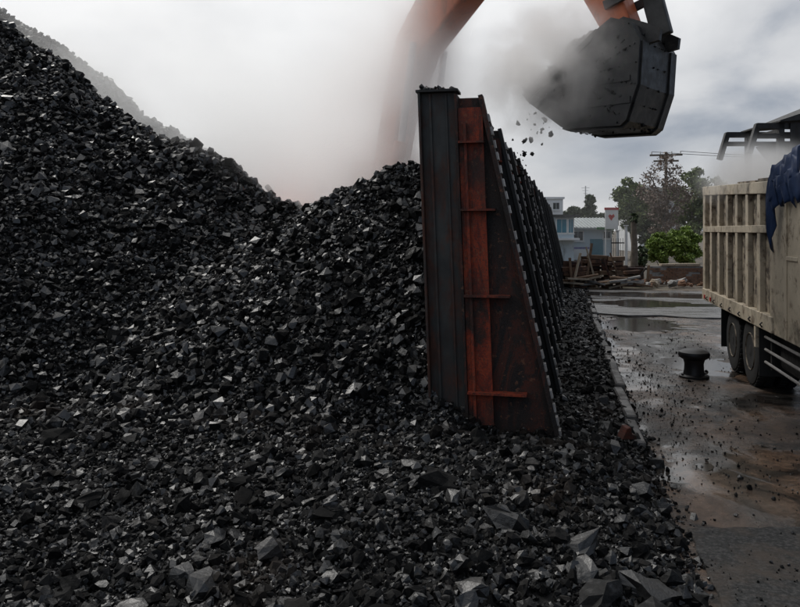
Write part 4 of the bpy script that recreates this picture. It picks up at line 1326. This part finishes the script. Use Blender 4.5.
def tree(px, d, pytop, pybot, halfw, label, leaf, nleaf=2600, nblob=11, size=0.15, lean=0.0, trunk_r=0.16, branches=7, cone=False, seed=1, name="tree", cat="tree"):
    r_ = random.Random(seed)
    x, y = cw((px - 400) / FPX * d, d)
    t_ = thing(name, label, cat, (x, y, -0.03))
    zt_, zb_ = zpx(pytop, d), zpx(pybot, d)
    hw = halfw / FPX * d
    hh = (zt_ - zb_) / 2; zc = (zt_ + zb_) / 2
    tb = MB().tube([(0, 0, 0), (0.1 * hw + lean * 0.3, 0, zb_ * 0.5), (lean * 0.7, 0.1, zb_), (lean, 0, zc + 0.3 * hh)], [trunk_r * 1.25, trunk_r, trunk_r * 0.8, trunk_r * 0.3], 9)
    blobs = []
    for k in range(nblob):
        f = (k + 0.5) / nblob
        zz = zb_ + 2 * hh * f
        wdt = hw * (1.05 - f) if cone else hw * math.sqrt(max(0.08, 1 - (2 * f - 1) ** 2))
        a = k * 2.4 + r_.uniform(-.4, .4)
        rr = wdt * r_.uniform(0.3, 0.75)
        bx_, by_ = lean + rr * math.cos(a), rr * math.sin(a)
        rad = max(hw * 0.30, wdt * r_.uniform(0.38, 0.55))
        blobs.append((bx_, by_, zz, rad, rad, rad * r_.uniform(0.55, 0.85)))
        if k < branches:
            z0b = max(0.35 * zb_, zb_ + 2 * hh * (f - 0.35))
            tb.tube([(lean * 0.6, 0, z0b), ((lean + bx_) / 2, by_ / 2, (z0b + zz) / 2 + 0.1), (bx_, by_, zz)], [trunk_r * 0.45, trunk_r * 0.3, trunk_r * 0.1], 6)
    tb.build("trunk", M_BARK, t_, smooth=True)
    leafcloud("crown", blobs, nleaf, size, leaf, t_)
    return t_
tree(590, 90, 196, 222, 13, "small cone-shaped dark green tree behind the pale house", M_LEAFK, 4000, 10, 0.2, cone=True, seed=3)
tree(606, 100, 214, 228, 14, "low dark treetop behind the pale metal roof", M_LEAFK, 3600, 9, 0.2, seed=13)
tree(573, 98, 208, 222, 12, "low dark treetop between the white block and the pale house", M_LEAFK, 3000, 9, 0.2, seed=14)
tree(632, 58, 180, 232, 20, "green leafy tree beside the sign board", M_LEAF, 6500, 13, 0.15, seed=4)
tree(664, 50, 154, 238, 25, "brown half-bare tree standing before the power pole", M_LEAFD, 4200, 17, 0.10, trunk_r=0.2, branches=13, seed=5)
tree(692, 54, 170, 240, 22, "tall green tree beside the rear of the truck", M_LEAF, 7000, 14, 0.14, seed=6)
tree(718, 62, 178, 240, 18, "green tree mostly hidden behind the truck bed", M_LEAF, 5000, 13, 0.15, seed=7)
tree(648, 66, 196, 246, 20, "dark green tree filling the gap behind the brown tree", M_LEAFK, 5000, 12, 0.17, seed=8)
tree(634, 35, 214, 222, 5, "thin grey tree trunk with few leaves beside the white gate posts", M_LEAFK, 160, 5, 0.12, trunk_r=0.16, branches=4, seed=9)
tree(660, 40, 233, 262, 15, "bright green bush growing behind the low brick wall", M_LEAFB, 6000, 11, 0.09, trunk_r=0.05, seed=10, name="bush", cat="bush")
tree(686, 40, 228, 264, 17, "taller bright green bush against the truck's tail", M_LEAFB, 7000, 12, 0.09, trunk_r=0.05, seed=11, name="bush", cat="bush")
tree(641, 38, 246, 268, 8, "small dark bush at the foot of the grey trunk", M_LEAFK, 900, 7, 0.12, trunk_r=0.04, seed=12, name="bush", cat="bush")
# wooded skyline far behind
far = []
for k in range(60):
    u_ = -60 + k * 6 + random.uniform(-2, 2)
    x, y = cw(u_, 260 + random.uniform(-20, 20))
    hgt = random.uniform(5, 9)
    far.append((x, y, hgt * 0.4, 6, 5, hgt * 0.6))
o = leafcloud("far_woods", far, 9000, 0.9, M_LEAFK, None); o["kind"] = "stuff"; o["label"] = "far line of woods along the horizon"; o["category"] = "woods"

# low brick wall with pale coping in front of the bushes
bwall, w = bld(647, 716, 33, .3, "brick_wall", "low broken brick wall with pale coping in front of the green bushes", "wall")
zt = zpx(264, 33)
MB().box(-w / 2, w / 2, 0.02, 0.26, 0, zt - 0.1).build("mortar_core", M_CONC, bwall)
bm_ = MB().box(-0.115, 0.115, -0.05, 0.05, -0.035, 0.035).mesh("brick"); bm_.materials.append(M_BRICK)
row = 0; z_ = 0.06
while z_ < zt - 0.14:
    xx = -w / 2 + 0.12 + (0.12 if row % 2 else 0)
    while xx < w / 2 - 0.1:
        if random.random() > 0.12:
            o = obj("brick", bm_, None, bwall); o.location = (xx, 0.045 + random.uniform(-0.015, 0.015), z_)
        xx += 0.25
    z_ += 0.09; row += 1
xx = -w / 2
while xx < w / 2 - 0.2:
    L_ = random.uniform(0.5, 0.9)
    if random.random() > 0.15:
        MB().box(xx, min(xx + L_ - 0.02, w / 2), -0.06, 0.32, zt - 0.09, zt + random.uniform(0, .03)).build("coping_stone", M_TIMBERP if random.random() < .5 else M_CONC, bwall, 0.01)
    xx += L_
# rubble at its foot
k = 0
for i in range(26):
    u_ = random.uniform((640 - 400) / FPX * 31, (704 - 400) / FPX * 31); dd_ = random.uniform(30.6, 32.4)
    x, y = cw(u_, dd_)
    o = obj("rubble_block", random.choice(var_me).copy()); o.data.materials.clear(); mt = random.choice([M_CONC, M_TIMBERP, M_BRICK, M_BRICK]); o.data.materials.append(mt)
    s_ = random.uniform(0.15, 0.45)
    o.location = (x, y, 0.05 + 0.3 * s_); o.scale = (s_ * 1.4, s_, s_ * 0.8); o.rotation_euler = (random.uniform(-.3, .3), random.uniform(-.3, .3), random.random() * 6)
    kn = "grey concrete" if mt is M_CONC else ("pale stone" if mt is M_TIMBERP else "red brown brick")
    tag(o, "broken lump of %s rubble at the foot of the low brick wall" % kn, "rubble", "%s rubble along the low brick wall" % kn)

# rusted scrap frames and stacked timbers at the yard's end
M_SCRAP = rustmat("scrap_rust", [(0.2, (0.03, 0.017, 0.011)), (0.5, (0.10, 0.045, 0.024)), (0.8, (0.17, 0.085, 0.045))], 1.0)
def scrap(px0, px1, d_, pyt, label, seed):
    r_ = random.Random(seed)
    t_, w_ = bld(px0, px1, d_, .5, "scrap_stack", label, "scrap")
    zt_ = zpx(pyt, d_)
    z_ = 0.08; k = 0
    while z_ < zt_ - 0.1:
        hh_ = r_.uniform(0.10, 0.2)
        a = -w_ / 2 + r_.uniform(-0.25, 0.3); b = w_ / 2 + r_.uniform(-0.35, 0.25)
        MB().bar((a, r_.uniform(-.12, .12), z_ + r_.uniform(-.04, .04)), (b, r_.uniform(-.12, .12), z_ + r_.uniform(-.05, .05)), r_.uniform(.18, .5), hh_ - 0.015).build("beam", r_.choice([M_SCRAP, M_TIMBER, M_SCRAP, M_RUSTD, M_TIMBER]), t_, 0.008)
        z_ += hh_ + 0.03; k += 1
    for q in range(3):
        a = -w_ / 2 + (q + 0.5) * w_ / 3 + r_.uniform(-.15, .15)
        MB().bar((a - w_ * 0.2, 0.32 + 0.06 * q, zt_ * 0.42), (a + w_ * 0.2, 0.30 + 0.06 * q, zt_ * 0.42), 0.04, zt_ * r_.uniform(0.75, 1.05)).build("rusty_sheet", r_.choice([M_SCRAP, M_RUSTD, M_SCRAP]), t_)
    for q in range(max(2, int(w_ * 1.3))):
        a = r_.uniform(-w_ / 2, w_ / 2)
        MB().bar((a, -0.38, 0), (a + r_.uniform(-.5, .5), -0.2, zt_ * r_.uniform(0.7, 1.25)), 0.10, 0.06).build("leaning_plank", r_.choice([M_TIMBER, M_RUSTD, M_TIMBERP]), t_)
    return t_
scrap(563, 582, 30.5, 257, "dark stack of beams at the far end of the steel wall", 1)
scrap(583, 602, 31.5, 252, "rusty brown stack of beams under the teal door", 2)
scrap(603, 622, 31.0, 254, "brown timber stack in front of the iron gate", 3)
scrap(624, 646, 32.0, 264, "low timber stack at the foot of the grey trunk", 4)
for i in range(22):
    px = random.uniform(566, 640); dd_ = random.uniform(29.8, 30.6)
    x, y = cw((px - 400) / FPX * dd_, dd_)
    o = MB().bar((-random.uniform(.3, .7), 0, 0), (random.uniform(.3, .7), 0, random.uniform(-.05, .15)), random.uniform(.1, .25), 0.07)
    mt = random.choice([M_TIMBERP, M_TIMBER, M_CONC]); o = o.build("loose_plank", mt)
    o.location = (x, y, random.uniform(0.1, 0.45)); o.rotation_euler = (random.uniform(-.2, .2), random.uniform(-.2, .2), random.uniform(-.6, .6))
    kn = "pale" if mt is M_TIMBERP else ("brown" if mt is M_TIMBER else "grey")
    tag(o, "loose %s plank tossed in front of the timber stacks" % kn, "plank", "loose %s planks by the timber stacks" % kn)

# dark steel gantry behind the truck
gx, gy = cw((759 - 400) / FPX * 26, 26)
gan = thing("loading_gantry", "dark steel loading gantry with sloping hood rising behind the truck", "gantry", (gx, gy, 0), YAW)
for zz, w_ in ((6.05, 0.2), (5.70, 0.16)):
    MB().bar((-0.1, 0, zz), (6.5, 0, zz), 0.2, w_).build("beam", M_BLACK, gan)
    MB().bar((-0.1, 2.4, zz), (6.5, 2.4, zz), 0.2, w_).build("beam", M_BLACK, gan)
MB().bar((-0.35, 0, 5.1), (-0.05, 0, 6.1), 0.18, 0.18).build("brace", M_BLACK, gan)
MB().bar((-0.35, 2.4, 5.1), (-0.05, 2.4, 6.1), 0.18, 0.18).build("brace", M_BLACK, gan)
for xx in (0.75, 2.9, 5.2):
    for yy in (0, 2.4):
        MB().bar((xx, yy, 0), (xx, yy, 6.2), 0.2, 0.2).build("post", M_BLACK, gan)
    MB().bar((xx, 0.1, 5.9), (xx, 2.3, 5.9), 0.12, 0.12).build("tie", M_BLACK, gan)
MB().prism([(0.6, 6.22), (1.3, 6.45), (3.4, 7.3), (6.6, 7.3), (6.6, 6.6), (2.2, 6.3), (0.6, 6.17)], -0.3, 2.7).build("hood", M_BLACK, gan)
MB().prism([(0.9, 5.55), (1.6, 4.7), (4.2, 4.6), (5.0, 5.55)], 0.25, 2.15).build("hopper", M_BLACK, gan)
for k in range(13):
    MB().box(1.02 + k * 0.4, 1.02 + k * 0.4 + 0.37, -0.16 + 0.03 * (k % 2), -0.13 + 0.03 * (k % 2), 4.9 - 0.1 * (k % 3), 6.15).build("cladding_sheet", M_BLACK, gan)

# ------------------------------------------------------------------ steam
x, y = cw(-1.9, 16.4)
steam((x, y, 4.0), (4.4, 2.1, 3.6), steammat("steam_plume", 1.5, 0.35, 0.22, 0.6, (0, 0, -0.2), 3.0, soft=0.85), "thick white steam rising around the excavator's body", YAW)
x, y = cw(-0.15, 13.5)
steam((x, y, 5.6), (2.5, 1.4, 4.0), steammat("boom_steam", 3.6, 0.5, 0.22, 0.62, (0.0, 0, -0.30), 2.0, (0.999, 0.999, 0.999), soft=0.95), "white steam drifting in front of the excavator boom", YAW)
x, y = cw(-7.5, 21.5)
steam((x, y, 6.5), (8.5, 2.6, 4.2), steammat("steam_veil", 0.42, 0.25, 0.25, 0.6, (0, 0, 0), 9.0), "thin steam veiling the distant coal ridge", YAW)
p = EM @ Vector((bx - 0.80, -0.95, bz - 0.55))
steam(p, (1.45, 0.95, 1.4), steammat("bucket_steam", 10.0, 1.8, 0.36, 0.70, (0, 0, 0), 5.0, (0.985, 0.98, 0.975)), "grey steam billowing off the coal in the bucket", ERZ)
steam((3.4, 14.6, 3.55), (1.3, 2.0, 0.85), steammat("load_steam", 4.0, 0.9, 0.36, 0.66, (0, 0, -0.2), 7.0, (0.93, 0.92, 0.91)), "wisps of steam drifting off the truck's coal load")
x, y = cw(14.0, 44)
steam((x, y, 2.5), (13, 5, 6.5), steammat("yard_mist", 0.018, 0.12, 0.2, 0.6, (0, 0, 0), 4.0, soft=0.9), "thin mist hanging over the trees behind the yard", YAW)
